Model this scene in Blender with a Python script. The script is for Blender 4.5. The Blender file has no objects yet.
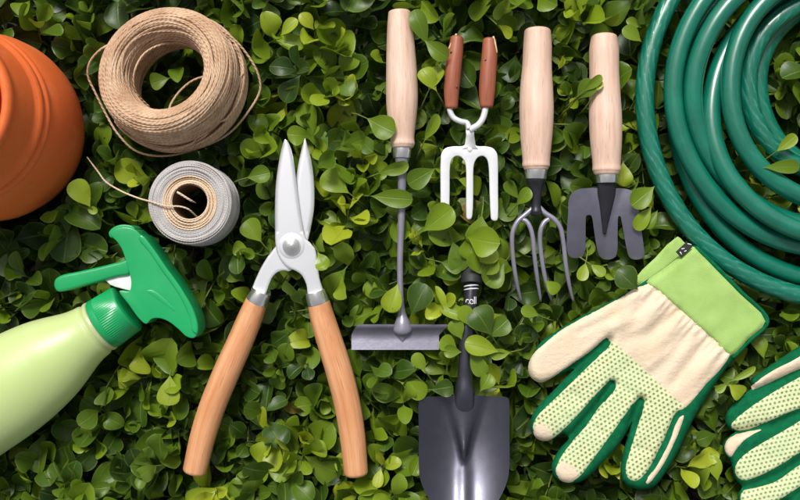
import bpy, bmesh, math, random
import numpy as np
from mathutils import Vector, Matrix
from mathutils.bvhtree import BVHTree
from mathutils.geometry import delaunay_2d_cdt

random.seed(7)
rng = np.random.default_rng(11)
sc = bpy.context.scene
COL = sc.collection

# ------------------------------------------------------------------ camera
cam_d = bpy.data.cameras.new('camera')
cam = bpy.data.objects.new('camera', cam_d)
COL.objects.link(cam)
cam.location = (0, 0, 1.0)
cam.rotation_euler = (0, 0, 0)
cam_d.sensor_width = 36.0
cam_d.lens = 45.0            # 0.8 m wide at the plane z = 0, one metre below
cam_d.clip_start = 0.01
cam_d.clip_end = 200
sc.camera = cam

# ------------------------------------------------------------------ world, sun, exposure
SUN_EL, SUN_AZ = math.radians(52), math.radians(-16)      # azimuth from +Y (top of the picture), negative = left
w = bpy.data.worlds.new('World'); sc.world = w; w.use_nodes = True
nt = w.node_tree
for n in list(nt.nodes): nt.nodes.remove(n)
sky = nt.nodes.new('ShaderNodeTexSky'); sky.sky_type = 'NISHITA'; sky.sun_disc = False
sky.sun_elevation = SUN_EL; sky.sun_rotation = SUN_AZ
sky.air_density = 1.0; sky.dust_density = 4.0; sky.ozone_density = 1.0
hs = nt.nodes.new('ShaderNodeHueSaturation'); hs.inputs['Saturation'].default_value = 0.22
bg = nt.nodes.new('ShaderNodeBackground'); bg.inputs['Strength'].default_value = 0.055
wo = nt.nodes.new('ShaderNodeOutputWorld')
nt.links.new(sky.outputs[0], hs.inputs['Color']); nt.links.new(hs.outputs[0], bg.inputs[0]); nt.links.new(bg.outputs[0], wo.inputs[0])
sun_d = bpy.data.lights.new('sun', 'SUN'); sun_d.energy = 1.5; sun_d.angle = math.radians(16); sun_d.color = (1.0, 0.965, 0.92)
sun = bpy.data.objects.new('sun', sun_d); COL.objects.link(sun)
sdir = Vector((math.sin(SUN_AZ) * math.cos(SUN_EL), math.cos(SUN_AZ) * math.cos(SUN_EL), math.sin(SUN_EL)))
sun.rotation_euler = (-sdir).to_track_quat('-Z', 'Y').to_euler()
sun.location = sdir * 5
vs = sc.view_settings
vs.view_transform = 'Standard'; vs.look = 'None'; vs.gamma = 1.0; vs.use_curve_mapping = False
vs.exposure = 1.0

# ------------------------------------------------------------------ helpers
def W(px, py, z=0.0):
    """photo pixel -> point at height z (metres; 1 px = 1 mm on the plane z = 0)"""
    k = 0.001 * (1.0 - z)
    return Vector(((px - 400) * k, (250 - py) * k, z))

def lin(r, g, b):
    f = lambda c: (c / 255 / 12.92) if c / 255 <= 0.04045 else ((c / 255 + 0.055) / 1.055) ** 2.4
    return (f(r), f(g), f(b), 1.0)

ORG = {}
def mesh_obj(name, verts, faces, mat, parent=None, smooth=True, sharp=None, attrs=None, org=None):
    v = np.asarray([tuple(p) for p in verts], dtype=np.float64) if not isinstance(verts, np.ndarray) else verts
    if parent is not None: o0 = ORG[parent.name]
    elif org is not None: o0 = Vector(org)
    else: o0 = Vector((0, 0, 0))
    me = bpy.data.meshes.new(name)
    me.from_pydata((v - np.array(o0)).tolist(), [], [list(f) for f in faces])
    me.update()
    if mat is not None: me.materials.append(mat)
    if smooth:
        me.polygons.foreach_set('use_smooth', [True] * len(me.polygons))
        if sharp is not None: me.set_sharp_from_angle(angle=math.radians(sharp))
    if attrs:
        for k, a in attrs.items():
            a = np.asarray(a, dtype=np.float32)
            if a.ndim == 2:
                at = me.attributes.new(k, 'FLOAT_VECTOR', 'POINT'); at.data.foreach_set('vector', a.ravel())
            else:
                at = me.attributes.new(k, 'FLOAT', 'POINT'); at.data.foreach_set('value', a.ravel())
    ob = bpy.data.objects.new(name, me)
    COL.objects.link(ob)
    if parent is not None: ob.parent = parent
    else: ob.location = o0
    ORG[ob.name] = o0
    return ob

def thing(name, label, cat, loc, group=None):
    o = bpy.data.objects.new(name, None); COL.objects.link(o)
    o.empty_display_size = 0.02
    o.location = loc; ORG[o.name] = Vector(loc)
    o['label'] = label; o['category'] = cat
    if group: o['group'] = group
    return o

def catmull(pts, n=8, closed=False):
    P = [np.array(p, dtype=float) for p in pts]
    m = len(P); out = []
    segs = m if closed else m - 1
    for i in range(segs):
        if closed:
            p0, p1, p2, p3 = P[(i - 1) % m], P[i], P[(i + 1) % m], P[(i + 2) % m]
        else:
            p1, p2 = P[i], P[i + 1]
            p0 = P[i - 1] if i > 0 else 2 * p1 - p2
            p3 = P[i + 2] if i + 2 < m else 2 * p2 - p1
        # centripetal parametrisation keeps uneven point spacing from looping
        t1 = max(1e-9, np.linalg.norm(p1 - p0)) ** .5
        t2 = t1 + max(1e-9, np.linalg.norm(p2 - p1)) ** .5
        t3 = t2 + max(1e-9, np.linalg.norm(p3 - p2)) ** .5
        for k in range(n):
            t = t1 + (t2 - t1) * k / n
            a1 = (t1 - t) / t1 * p0 + t / t1 * p1
            a2 = (t2 - t) / (t2 - t1) * p1 + (t - t1) / (t2 - t1) * p2
            a3 = (t3 - t) / (t3 - t2) * p2 + (t - t2) / (t3 - t2) * p3
            b1 = (t2 - t) / t2 * a1 + t / t2 * a2
            b2 = (t3 - t) / (t3 - t1) * a2 + (t - t1) / (t3 - t1) * a3
            out.append((t2 - t) / (t2 - t1) * b1 + (t - t1) / (t2 - t1) * b2)
    if not closed: out.append(P[-1])
    return np.array(out)

def tube_data(path, radii, n=16, cap=True, squash=1.0, ref=(0, 0, 1)):
    """skin along a path; returns verts, faces, lc = (r cos, r sin, arc length)"""
    P = np.asarray(path, dtype=float); m = len(P)
    R = np.full(m, radii) if np.isscalar(radii) else np.asarray(radii, dtype=float)
    T = np.gradient(P, axis=0); T /= np.linalg.norm(T, axis=1)[:, None] + 1e-12
    s = np.concatenate([[0], np.cumsum(np.linalg.norm(np.diff(P, axis=0), axis=1))])
    ref = np.array(ref, dtype=float)
    N = np.zeros_like(P)
    prev = ref - T[0] * ref.dot(T[0])
    if np.linalg.norm(prev) < 1e-4:
        prev = np.array((1.0, 0, 0)) - T[0] * T[0][0]
    prev /= np.linalg.norm(prev)
    for i in range(m):
        nn = prev - T[i] * prev.dot(T[i]); nn /= np.linalg.norm(nn) + 1e-12
        N[i] = nn; prev = nn
    B = np.cross(T, N)
    th = np.arange(n) * 2 * math.pi / n
    c, sn = np.cos(th), np.sin(th)
    V = P[:, None, :] + R[:, None, None] * (c[None, :, None] * N[:, None, :] * squash + sn[None, :, None] * B[:, None, :])
    lc = np.stack([R[:, None] * c[None], R[:, None] * sn[None], np.repeat(s[:, None], n, 1)], -1)
    F = []
    for i in range(m - 1):
        a = i * n; b = a + n
        for k in range(n):
            k2 = (k + 1) % n
            F.append((a + k, a + k2, b + k2, b + k))
    V = V.reshape(-1, 3); lc = lc.reshape(-1, 3)
    if cap:
        F.append(tuple(range(n - 1, -1, -1)))
        F.append(tuple((m - 1) * n + k for k in range(n)))
    return V, F, lc

def tube(name, path, radii, mat, parent, n=16, squash=1.0, sharp=None, cap=True):
    V, F, lc = tube_data(path, radii, n, cap, squash)
    return mesh_obj(name, V, F, mat, parent, sharp=sharp, attrs={'lc': lc})

def join_data(parts):
    V = []; F = []; L = []; o = 0
    for v, f, l in parts:
        V.append(v); L.append(l)
        F += [tuple(i + o for i in q) for q in f]; o += len(v)
    return np.concatenate(V), F, np.concatenate(L)

def plate(name, outline, z, th, bev, mat, parent, seg=2, inset=None, n=4, smooth_pts=True, sharp=40):
    """flat piece cut to an outline (pixels), lying between z and z+th, with rounded edges"""
    pts = catmull([(p[0], p[1]) for p in outline], n, True) if smooth_pts else np.array(outline, dtype=float)
    bm = bmesh.new()
    vs_ = [bm.verts.new(W(p[0], p[1], z + th)) for p in pts]
    vs_ = [Vector(v.co) for v in vs_]
    bm.clear()
    k = [bm.verts.new((v.x, v.y, z)) for v in vs_]
    f = bm.faces.new(k)
    f.normal_update()
    if f.normal.z > 0: f.normal_flip()
    r = bmesh.ops.extrude_face_region(bm, geom=[f])
    up = [e for e in r['geom'] if isinstance(e, bmesh.types.BMVert)]
    for v in up: v.co.z = z + th
    bm.normal_update()
    tf = [e for e in r['geom'] if isinstance(e, bmesh.types.BMFace)][0]
    if bev > 0:
        ed = [e for e in bm.edges if abs(e.verts[0].co.z - e.verts[1].co.z) < 1e-7]
        bmesh.ops.bevel(bm, geom=ed, offset=bev, segments=seg, profile=0.5, affect='EDGES', clamp_overlap=True)
    if inset:
        bm.faces.ensure_lookup_table()
        tops = [q for q in bm.faces if q.normal.z > 0.99]
        tops = [max(tops, key=lambda q: q.calc_area())]
        bmesh.ops.inset_region(bm, faces=tops, thickness=inset[0], depth=0)
        bmesh.ops.inset_region(bm, faces=tops, thickness=inset[1], depth=-inset[2])
    big = [q for q in bm.faces if len(q.verts) > 4]
    bmesh.ops.triangulate(bm, faces=big)
    me = bpy.data.meshes.new(name)
    o0 = ORG[parent.name] if parent else Vector((0, 0, 0))
    for v in bm.verts: v.co -= o0
    bmesh.ops.recalc_face_normals(bm, faces=bm.faces)
    bm.to_mesh(me); bm.free()
    me.materials.append(mat)
    me.polygons.foreach_set('use_smooth', [True] * len(me.polygons))
    me.set_sharp_from_angle(angle=math.radians(sharp))
    ob = bpy.data.objects.new(name, me); COL.objects.link(ob)
    if parent: ob.parent = parent
    ORG[ob.name] = o0
    return ob

def seg_dist(p, poly, closed=True):
    """distance of points p (N,2) to a polyline"""
    p = np.asarray(p, dtype=float); q = np.asarray(poly, dtype=float)
    a = q; b = np.roll(q, -1, 0)
    if not closed: a, b = q[:-1], q[1:]
    d = np.full(len(p), 1e9)
    for i in range(len(a)):
        e = b[i] - a[i]; L = e.dot(e) + 1e-12
        t = np.clip(((p - a[i]) @ e) / L, 0, 1)
        d = np.minimum(d, np.hypot(*(p - a[i] - t[:, None] * e).T))
    return d

def inside(p, poly):
    p = np.asarray(p, dtype=float); q = np.asarray(poly, dtype=float)
    r = np.zeros(len(p), bool); j = len(q) - 1
    for i in range(len(q)):
        c = ((q[i, 1] > p[:, 1]) != (q[j, 1] > p[:, 1])) & (p[:, 0] < (q[j, 0] - q[i, 0]) * (p[:, 1] - q[i, 1]) / (q[j, 1] - q[i, 1] + 1e-12) + q[i, 0])
        r ^= c; j = i
    return r

def sheet(name, outline, spacing, zf, mat, parent, bottom=None, n=4, closed_pts=True, attrf=None, sharp=None, rim=None):
    """a curved panel cut to an outline: zf(points in px) -> height in m; bottom: thickness function or number"""
    out = catmull(outline, n, True) if closed_pts else np.asarray(outline, dtype=float)
    lo, hi = out.min(0), out.max(0)
    gx, gy = np.meshgrid(np.arange(lo[0], hi[0], spacing), np.arange(lo[1], hi[1], spacing * .87))
    gx = gx + (np.arange(gx.shape[0]) % 2)[:, None] * spacing * .5
    g = np.stack([gx.ravel(), gy.ravel()], -1)
    keep = inside(g, out); g = g[keep]; g = g[seg_dist(g, out) > spacing * .45]
    allp = np.concatenate([out, g])
    r = delaunay_2d_cdt([Vector(p) for p in allp], [], [list(range(len(out)))], 1, 1e-5)
    V2 = np.array([tuple(v) for v in r[0]]); F = [tuple(f) for f in r[2]]
    orig = r[3]
    z = zf(V2)
    top = np.array([tuple(W(x, y, zz)) for (x, y), zz in zip(V2, z)])
    # make the faces look up
    a, b, c = (top[[f[i] for f in F]] for i in range(3))
    if np.sum(np.cross(b - a, c - a)[:, 2]) < 0: F = [f[::-1] for f in F]
    V = top; nt_ = len(V2)
    faces = list(F)
    at = attrf(V2) if attrf else None
    if bottom is not None:
        bz = z - bottom if np.isscalar(bottom) else bottom(V2)
        bot = np.array([tuple(W(x, y, zz)) for (x, y), zz in zip(V2, bz)])
        V = np.concatenate([top, bot])
        faces += [tuple(i + nt_ for i in f[::-1]) for f in F]
        cnt = {}
        for f in F:
            for i in range(3):
                e = (f[i], f[(i + 1) % 3]); cnt[e] = 1
        for (i, j) in list(cnt):
            if (j, i) not in cnt: faces.append((j, i, i + nt_, j + nt_))
        if at: at = {k: np.concatenate([v, v]) for k, v in at.items()}
    return mesh_obj(name, V, faces, mat, parent, sharp=sharp, attrs=at)

# ------------------------------------------------------------------ materials
def new_mat(name):
    m = bpy.data.materials.new(name); m.use_nodes = True
    t = m.node_tree
    b = t.nodes['Principled BSDF']
    return m, t, b
def N_(t, ty, **kw):
    n = t.nodes.new(ty)
    for k, v in kw.items():
        if k in n.inputs: n.inputs[k].default_value = v
        else: setattr(n, k, v)
    return n
def math_(t, op, a, b=None, c=None):
    n = t.nodes.new('ShaderNodeMath'); n.operation = op
    for i, x in enumerate((a, b, c)):
        if x is None: continue
        if isinstance(x, (int, float)): n.inputs[i].default_value = x
        else: t.links.new(x, n.inputs[i])
    return n.outputs[0]
def mix_(t, f, a, b):
    n = t.nodes.new('ShaderNodeMix'); n.data_type = 'RGBA'
    for sock, x in ((n.inputs[0], f), (n.inputs[6], a), (n.inputs[7], b)):
        if isinstance(x, (int, float)): sock.default_value = x
        elif isinstance(x, tuple): sock.default_value = x
        else: t.links.new(x, sock)
    return n.outputs[2]
def ramp_(t, f, lo, hi):
    n = t.nodes.new('ShaderNodeMapRange'); n.inputs[1].default_value = lo; n.inputs[2].default_value = hi
    t.links.new(f, n.inputs[0]); return n.outputs[0]
def bump_(t, b, h, strength, dist=0.001):
    n = N_(t, 'ShaderNodeBump', Strength=strength, Distance=dist)
    t.links.new(h, n.inputs['Height']); t.links.new(n.outputs[0], b.inputs['Normal']); return n
def noise_(t, vec, scale, detail=3, rough=.5):
    n = N_(t, 'ShaderNodeTexNoise', Scale=scale, Detail=detail, Roughness=rough)
    if vec is not None: t.links.new(vec, n.inputs['Vector'])
    return n.outputs['Fac']
def objco(t): return t.nodes.new('ShaderNodeTexCoord').outputs['Object']
def lcattr(t): return N_(t, 'ShaderNodeAttribute', attribute_name='lc').outputs['Vector']
def scaled(t, v, s):
    n = t.nodes.new('ShaderNodeMapping'); n.inputs['Scale'].default_value = s
    t.links.new(v, n.inputs['Vector']); return n.outputs[0]

def basic(name, col, rough=.5, metal=0.0, var=.15, vscale=60, bump=0.0, bscale=400, spec=.5, coat=0.0, rvar=0.1):
    m, t, b = new_mat(name)
    co = objco(t)
    f = noise_(t, co, vscale, 4)
    d = tuple(c * (1 - var) for c in col[:3]) + (1,)
    l = tuple(min(1, c * (1 + var)) for c in col[:3]) + (1,)
    t.links.new(mix_(t, ramp_(t, f, .3, .7), d, l), b.inputs['Base Color'])
    f2 = noise_(t, co, vscale * 3.1, 3)
    t.links.new(math_(t, 'MULTIPLY_ADD', f2, rvar * 2, rough - rvar), b.inputs['Roughness'])
    b.inputs['Metallic'].default_value = metal
    b.inputs['Specular IOR Level'].default_value = spec
    b.inputs['Coat Weight'].default_value = coat
    if bump: bump_(t, b, noise_(t, co, bscale, 3), bump)
    return m

def wood(name, light, dark, rough=.5, gr=1.0):
    m, t, b = new_mat(name)
    lc = lcattr(t)
    f1 = noise_(t, scaled(t, lc, (260, 260, 9)), 1.0, 5, .6)
    f2 = noise_(t, scaled(t, lc, (900, 900, 40)), 1.0, 2, .5)
    f3 = noise_(t, scaled(t, lc, (60, 60, 22)), 1.0, 2)
    g = math_(t, 'ADD', math_(t, 'MULTIPLY', ramp_(t, f1, .3, .72), .6 * gr), math_(t, 'MULTIPLY', ramp_(t, f3, .35, .7), .4))
    c = mix_(t, g, light, dark)
    c = mix_(t, math_(t, 'MULTIPLY', ramp_(t, f2, .60, .72), .50 * gr), c, tuple(x * .55 for x in dark[:3]) + (1,))
    t.links.new(c, b.inputs['Base Color'])
    b.inputs['Roughness'].default_value = rough
    bump_(t, b, f2, .12, .0006)
    return m

M = {}
M['beech'] = wood('beech', lin(235, 205, 186), lin(206, 166, 142), .5, 1.0)
M['ash_wood'] = wood('ash_wood', lin(228, 172, 128), lin(196, 128, 80), .42, 1.15)
M['red_wood'] = wood('red_wood', lin(176, 104, 76), lin(132, 70, 50), .45, 1.0)
M['wood_end'] = basic('wood_end', lin(214, 190, 150), .7)
M['steel'] = basic('steel', lin(238, 238, 241), .30, .62, .015, 25, 0, rvar=.015)
M['ferrule'] = basic('ferrule', lin(232, 230, 227), .20, .88, .05, 60, 0, rvar=.04)
M['white_metal'] = basic('white_metal', lin(226, 227, 229), .33, .25, .04, 50, .06, 500)
M['grey_paint'] = basic('grey_paint', lin(146, 143, 158), .34, .35, .10, 70, .10, 700)
M['slate_paint'] = basic('slate_paint', lin(124, 122, 136), .36, .6, .14, 45, .10, 300)
M['black_paint'] = basic('black_paint', lin(42, 42, 48), .35, .2, .15, 70, .10, 700)
M['trowel_paint'] = basic('trowel_paint', lin(84, 84, 95), .36, .85, .10, 30, .03, 600, coat=.25)
M['rubber'] = basic('rubber', lin(38, 42, 44), .6, 0, .15, 90, .15, 900)
M['print_white'] = basic('print_white', lin(225, 225, 232), .6)
M['green_plastic'] = basic('green_plastic', lin(24, 158, 92), .32, 0, .05, 30, .03, 500, coat=.1)
M['white_plastic'] = basic('white_plastic', lin(235, 235, 235), .35)
M['dark_green_cloth'] = basic('dark_green_cloth', lin(8, 100, 62), .9, 0, .22, 160, .9, 1100, spec=.15)
M['tag_black'] = basic('tag_black', lin(28, 34, 24), .6, 0, .3, 300)

# terracotta
def terracotta():
    m, t, b = new_mat('terracotta')
    co = objco(t)
    f = noise_(t, co, 14, 5, .6); f2 = noise_(t, co, 160, 4)
    c = mix_(t, ramp_(t, f, .3, .7), lin(220, 98, 38), lin(230, 112, 48))
    c = mix_(t, math_(t, 'MULTIPLY', ramp_(t, f2, .55, .75), .15), c, lin(228, 136, 84))
    t.links.new(c, b.inputs['Base Color'])
    salt = math_(t, 'MULTIPLY', ramp_(t, noise_(t, co, 26, 6, .7), .56, .78), .32)
    c = mix_(t, salt, c, lin(236, 176, 140))
    pores = ramp_(t, noise_(t, co, 520, 2), .66, .74)
    c = mix_(t, math_(t, 'MULTIPLY', pores, .45), c, lin(140, 58, 24))
    t.links.new(c, b.inputs['Base Color'])
    b.inputs['Roughness'].default_value = .68
    bump_(t, b, math_(t, 'SUBTRACT', f2, pores), .22, .0008)
    return m
M['terracotta'] = terracotta()

def bottle_mat():
    m, t, b = new_mat('bottle_plastic')
    co = objco(t)
    f = noise_(t, co, 9, 2)
    t.links.new(mix_(t, ramp_(t, f, .3, .7), lin(192, 210, 142), lin(199, 216, 152)), b.inputs['Base Color'])
    b.inputs['Roughness'].default_value = .36
    b.inputs['Subsurface Weight'].default_value = .8
    b.inputs['Subsurface Radius'].default_value = (.03, .034, .018)
    b.inputs['Subsurface Scale'].default_value = 1.0
    bump_(t, b, noise_(t, co, 700, 2), .03)
    return m
M['bottle_plastic'] = bottle_mat()

def twine_mat(name, light, dark, freq, bstr=.9):
    m, t, b = new_mat(name)
    lc = lcattr(t)
    sp = t.nodes.new('ShaderNodeSeparateXYZ'); t.links.new(lc, sp.inputs[0])
    th = math_(t, 'ARCTAN2', sp.outputs[1], sp.outputs[0])
    nz = noise_(t, scaled(t, lc, (600, 600, 90)), 1.0, 3)
    ph = math_(t, 'ADD', math_(t, 'MULTIPLY', th, 2.0), math_(t, 'MULTIPLY', sp.outputs[2], freq))
    ph = math_(t, 'ADD', ph, math_(t, 'MULTIPLY', nz, 3.0))
    s = math_(t, 'MULTIPLY_ADD', math_(t, 'SINE', ph), .5, .5)
    n2 = noise_(t, objco(t), 45, 4, .6); n3 = noise_(t, scaled(t, lc, (1500, 1500, 240)), 1.0, 2)
    c = mix_(t, ramp_(t, n2, .3, .7), light, dark)
    c = mix_(t, math_(t, 'MULTIPLY', math_(t, 'SUBTRACT', 1.0, s), .35), c, tuple(x * .45 for x in dark[:3]) + (1,))
    c = mix_(t, math_(t, 'MULTIPLY', ramp_(t, n3, .55, .8), .4), c, tuple(min(1, x * 1.25) for x in light[:3]) + (1,))
    t.links.new(c, b.inputs['Base Color'])
    b.inputs['Roughness'].default_value = .8; b.inputs['Specular IOR Level'].default_value = .25
    bump_(t, b, math_(t, 'ADD', s, math_(t, 'MULTIPLY', n3, .6)), bstr, .0005)
    return m
M['jute'] = twine_mat('jute', lin(228, 196, 164), lin(186, 147, 114), 1300)
M['grey_thread'] = twine_mat('grey_thread', lin(205, 201, 199), lin(178, 173, 170), 2500, .5)
M['beige_thread'] = twine_mat('beige_thread', lin(240, 218, 190), lin(218, 186, 154), 2000, .6)
M['cardboard'] = basic('cardboard', lin(120, 92, 70), .9, 0, .2, 80)

def hose_mat():
    m, t, b = new_mat('hose_rubber')
    lc = lcattr(t)
    sp = t.nodes.new('ShaderNodeSeparateXYZ'); t.links.new(lc, sp.inputs[0])
    th = math_(t, 'ARCTAN2', sp.outputs[1], sp.outputs[0])
    br = N_(t, 'ShaderNodeAttribute', attribute_name='braid').outputs['Fac']
    n5 = noise_(t, scaled(t, lc, (260, 260, 60)), 1.0, 3, .7)
    ph = math_(t, 'ADD', math_(t, 'MULTIPLY', th, 9.0), math_(t, 'MULTIPLY', sp.outputs[2], 300))
    ph = math_(t, 'ADD', ph, math_(t, 'MULTIPLY', n5, 9.0))
    s = math_(t, 'MULTIPLY', ramp_(t, math_(t, 'SINE', ph), .0, 1.0), ramp_(t, n5, .38, .6))
    nz = noise_(t, objco(t), 35, 4, .6); n2 = noise_(t, scaled(t, lc, (500, 500, 30)), 1.0, 3)
    c = mix_(t, ramp_(t, nz, .3, .7), lin(0, 98, 76), lin(4, 116, 92))
    sb = math_(t, 'MULTIPLY', s, br)
    c = mix_(t, math_(t, 'MULTIPLY', sb, .30), c, lin(104, 180, 160))
    t.links.new(c, b.inputs['Base Color'])
    t.links.new(math_(t, 'MULTIPLY_ADD', n2, .20, .20), b.inputs['Roughness'])
    b.inputs['Specular IOR Level'].default_value = .9
    bump_(t, b, math_(t, 'ADD', math_(t, 'MULTIPLY', sb, .5), math_(t, 'MULTIPLY', n2, .25)), .3, .0008)
    return m
M['hose'] = hose_mat()

def glove_cloth():
    m, t, b = new_mat('glove_cotton')
    co = objco(t)
    cm = N_(t, 'ShaderNodeAttribute', attribute_name='dots').outputs['Fac']
    gc = N_(t, 'ShaderNodeAttribute', attribute_name='gco').outputs['Vector']
    sp = t.nodes.new('ShaderNodeSeparateXYZ'); t.links.new(gc, sp.inputs[0])
    wob = noise_(t, co, 60, 2)
    row = math_(t, 'ADD', math_(t, 'DIVIDE', sp.outputs[1], 4.3), math_(t, 'MULTIPLY', wob, .5))
    rowi = math_(t, 'FLOOR', row)
    colx = math_(t, 'ADD', math_(t, 'DIVIDE', sp.outputs[0], 4.6), math_(t, 'MULTIPLY', math_(t, 'MODULO', math_(t, 'ABSOLUTE', rowi), 2.0), .5))
    fx = math_(t, 'SUBTRACT', math_(t, 'FRACT', colx), .5); fy = math_(t, 'SUBTRACT', math_(t, 'FRACT', row), .5)
    d = math_(t, 'SQRT', math_(t, 'ADD', math_(t, 'POWER', math_(t, 'ABSOLUTE', fx), 2.0), math_(t, 'POWER', math_(t, 'ABSOLUTE', fy), 2.0)))
    mk = N_(t, 'ShaderNodeMapRange'); t.links.new(d, mk.inputs[0])
    mk.inputs[1].default_value = .36; mk.inputs[2].default_value = .16
    patch = ramp_(t, noise_(t, co, 42, 2), .36, .62)
    dot = math_(t, 'MULTIPLY', mk.outputs[0], cm)
    n1 = noise_(t, co, 26, 4)
    base = mix_(t, ramp_(t, n1, .3, .75), lin(230, 212, 187), lin(218, 197, 169))
    base = mix_(t, math_(t, 'MULTIPLY', ramp_(t, noise_(t, co, 38, 3, .6), .50, .75), .40), base, lin(206, 180, 146))
    base = mix_(t, math_(t, 'MULTIPLY', cm, .65), base, lin(208, 224, 170))
    c = mix_(t, dot, base, mix_(t, patch, lin(118, 172, 104), lin(110, 136, 68)))
    t.links.new(c, b.inputs['Base Color'])
    b.inputs['Roughness'].default_value = .9; b.inputs['Specular IOR Level'].default_value = .15
    wv = noise_(t, co, 1800, 2); wr = noise_(t, scaled(t, co, (70, 45, 60)), 1.0, 3)
    h = math_(t, 'ADD', math_(t, 'MULTIPLY', noise_(t, co, 700, 2), .5), math_(t, 'ADD', math_(t, 'MULTIPLY', wr, 1.8), math_(t, 'MULTIPLY', noise_(t, scaled(t, co, (160, 260, 160)), 1.0, 2), .8)))
    h = math_(t, 'ADD', h, math_(t, 'MULTIPLY', dot, .5))
    bump_(t, b, h, .8, .001)
    return m
M['glove_cotton'] = glove_cloth()

def knit():
    m, t, b = new_mat('knit_lime')
    gc = N_(t, 'ShaderNodeAttribute', attribute_name='gco').outputs['Vector']
    sp = t.nodes.new('ShaderNodeSeparateXYZ'); t.links.new(gc, sp.inputs[0])
    r1 = math_(t, 'SINE', math_(t, 'MULTIPLY', sp.outputs[0], 3.6)); r2 = math_(t, 'SINE', math_(t, 'MULTIPLY', sp.outputs[1], 3.9))
    n1 = noise_(t, objco(t), 50, 4)
    c = mix_(t, ramp_(t, n1, .3, .7), lin(158, 190, 104), lin(172, 204, 122))
    hgt = math_(t, 'ADD', math_(t, 'MULTIPLY', r1, .5), math_(t, 'MULTIPLY', r2, .3))
    c = mix_(t, math_(t, 'MULTIPLY', ramp_(t, hgt, .2, -.8), .25), c, lin(120, 168, 60))
    t.links.new(c, b.inputs['Base Color'])
    b.inputs['Roughness'].default_value = .9; b.inputs['Specular IOR Level'].default_value = .15
    bump_(t, b, math_(t, 'ADD', hgt, math_(t, 'MULTIPLY', noise_(t, objco(t), 1200, 2), .6)), .45, .0006)
    return m
M['knit_lime'] = knit()

def leaf_mat():
    m, t, b = new_mat('boxwood_leaf')
    lu = N_(t, 'ShaderNodeAttribute', attribute_name='luv').outputs['Vector']
    ti = N_(t, 'ShaderNodeAttribute', attribute_name='tint').outputs['Fac']
    sp = t.nodes.new('ShaderNodeSeparateXYZ'); t.links.new(lu, sp.inputs[0])
    au = math_(t, 'ABSOLUTE', sp.outputs[0]); v = sp.outputs[1]; rim = sp.outputs[2]
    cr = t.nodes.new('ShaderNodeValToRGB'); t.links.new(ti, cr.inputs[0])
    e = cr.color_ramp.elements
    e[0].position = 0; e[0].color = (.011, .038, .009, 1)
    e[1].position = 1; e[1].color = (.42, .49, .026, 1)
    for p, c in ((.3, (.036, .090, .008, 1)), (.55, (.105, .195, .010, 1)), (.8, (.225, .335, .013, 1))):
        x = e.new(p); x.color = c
    nz = noise_(t, objco(t), 90, 4, .6)
    c = mix_(t, math_(t, 'MULTIPLY', ramp_(t, nz, .35, .75), .35), cr.outputs[0], mix_(t, .5, cr.outputs[0], (.20, .26, .03, 1)))
    c = mix_(t, ramp_(t, ti, 1.2, 1.4), c, mix_(t, nz, (.10, .05, .02, 1), (.34, .24, .05, 1)))
    spk = ramp_(t, noise_(t, objco(t), 330, 2), .70, .76)
    c = mix_(t, math_(t, 'MULTIPLY', spk, .55), c, (.07, .055, .02, 1))
    # midrib and faint side veins
    rib = N_(t, 'ShaderNodeMapRange'); t.links.new(au, rib.inputs[0]); rib.inputs[1].default_value = .07; rib.inputs[2].default_value = .01
    c = mix_(t, math_(t, 'MULTIPLY', rib.outputs[0], .40), c, (.26, .36, .07, 1))
    ve = math_(t, 'SINE', math_(t, 'MULTIPLY', math_(t, 'SUBTRACT', v, math_(t, 'MULTIPLY', au, .35)), 62))
    c = mix_(t, math_(t, 'MULTIPLY', ramp_(t, ve, .6, 1), .035), c, (.22, .32, .06, 1))
    mar = ramp_(t, rim, .90, 1.0)
    c = mix_(t, math_(t, 'MULTIPLY', mar, .38), c, (.30, .38, .08, 1))
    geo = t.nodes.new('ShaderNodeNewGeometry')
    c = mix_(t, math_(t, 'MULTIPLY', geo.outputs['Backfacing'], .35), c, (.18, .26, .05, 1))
    t.links.new(c, b.inputs['Base Color'])
    t.links.new(math_(t, 'MULTIPLY_ADD', nz, .25, .28), b.inputs['Roughness'])
    b.inputs['Specular IOR Level'].default_value = .42
    hh = math_(t, 'ADD', math_(t, 'MULTIPLY', rib.outputs[0], -1.0), math_(t, 'ADD', math_(t, 'MULTIPLY', ve, .04), math_(t, 'MULTIPLY', noise_(t, objco(t), 420, 2), .35)))
    bump_(t, b, hh, .35, .0006)
    tr = t.nodes.new('ShaderNodeBsdfTranslucent')
    t.links.new(mix_(t, .5, c, (.26, .40, .02, 1)), tr.inputs[0])
    mx = t.nodes.new('ShaderNodeMixShader'); mx.inputs[0].default_value = .30
    t.links.new(b.outputs[0], mx.inputs[1]); t.links.new(tr.outputs[0], mx.inputs[2])
    t.links.new(mx.outputs[0], t.nodes['Material Output'].inputs[0])
    return m
M['leaf'] = leaf_mat()
M['stem'] = basic('stem', lin(104, 116, 48), .6, 0, .3, 60)
M['twig'] = basic('twig', lin(92, 74, 54), .85, 0, .3, 60, .4, 500)
M['soil'] = basic('soil', (.035, .026, .018, 1), .95, 0, .5, 40, .8, 90)

# ------------------------------------------------------------------ ground
g = mesh_obj('ground', [(-6, -6, -.32), (6, -6, -.32), (6, 6, -.32), (-6, 6, -.32)], [(0, 1, 2, 3)], M['soil'])
g['kind'] = 'structure'

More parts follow.
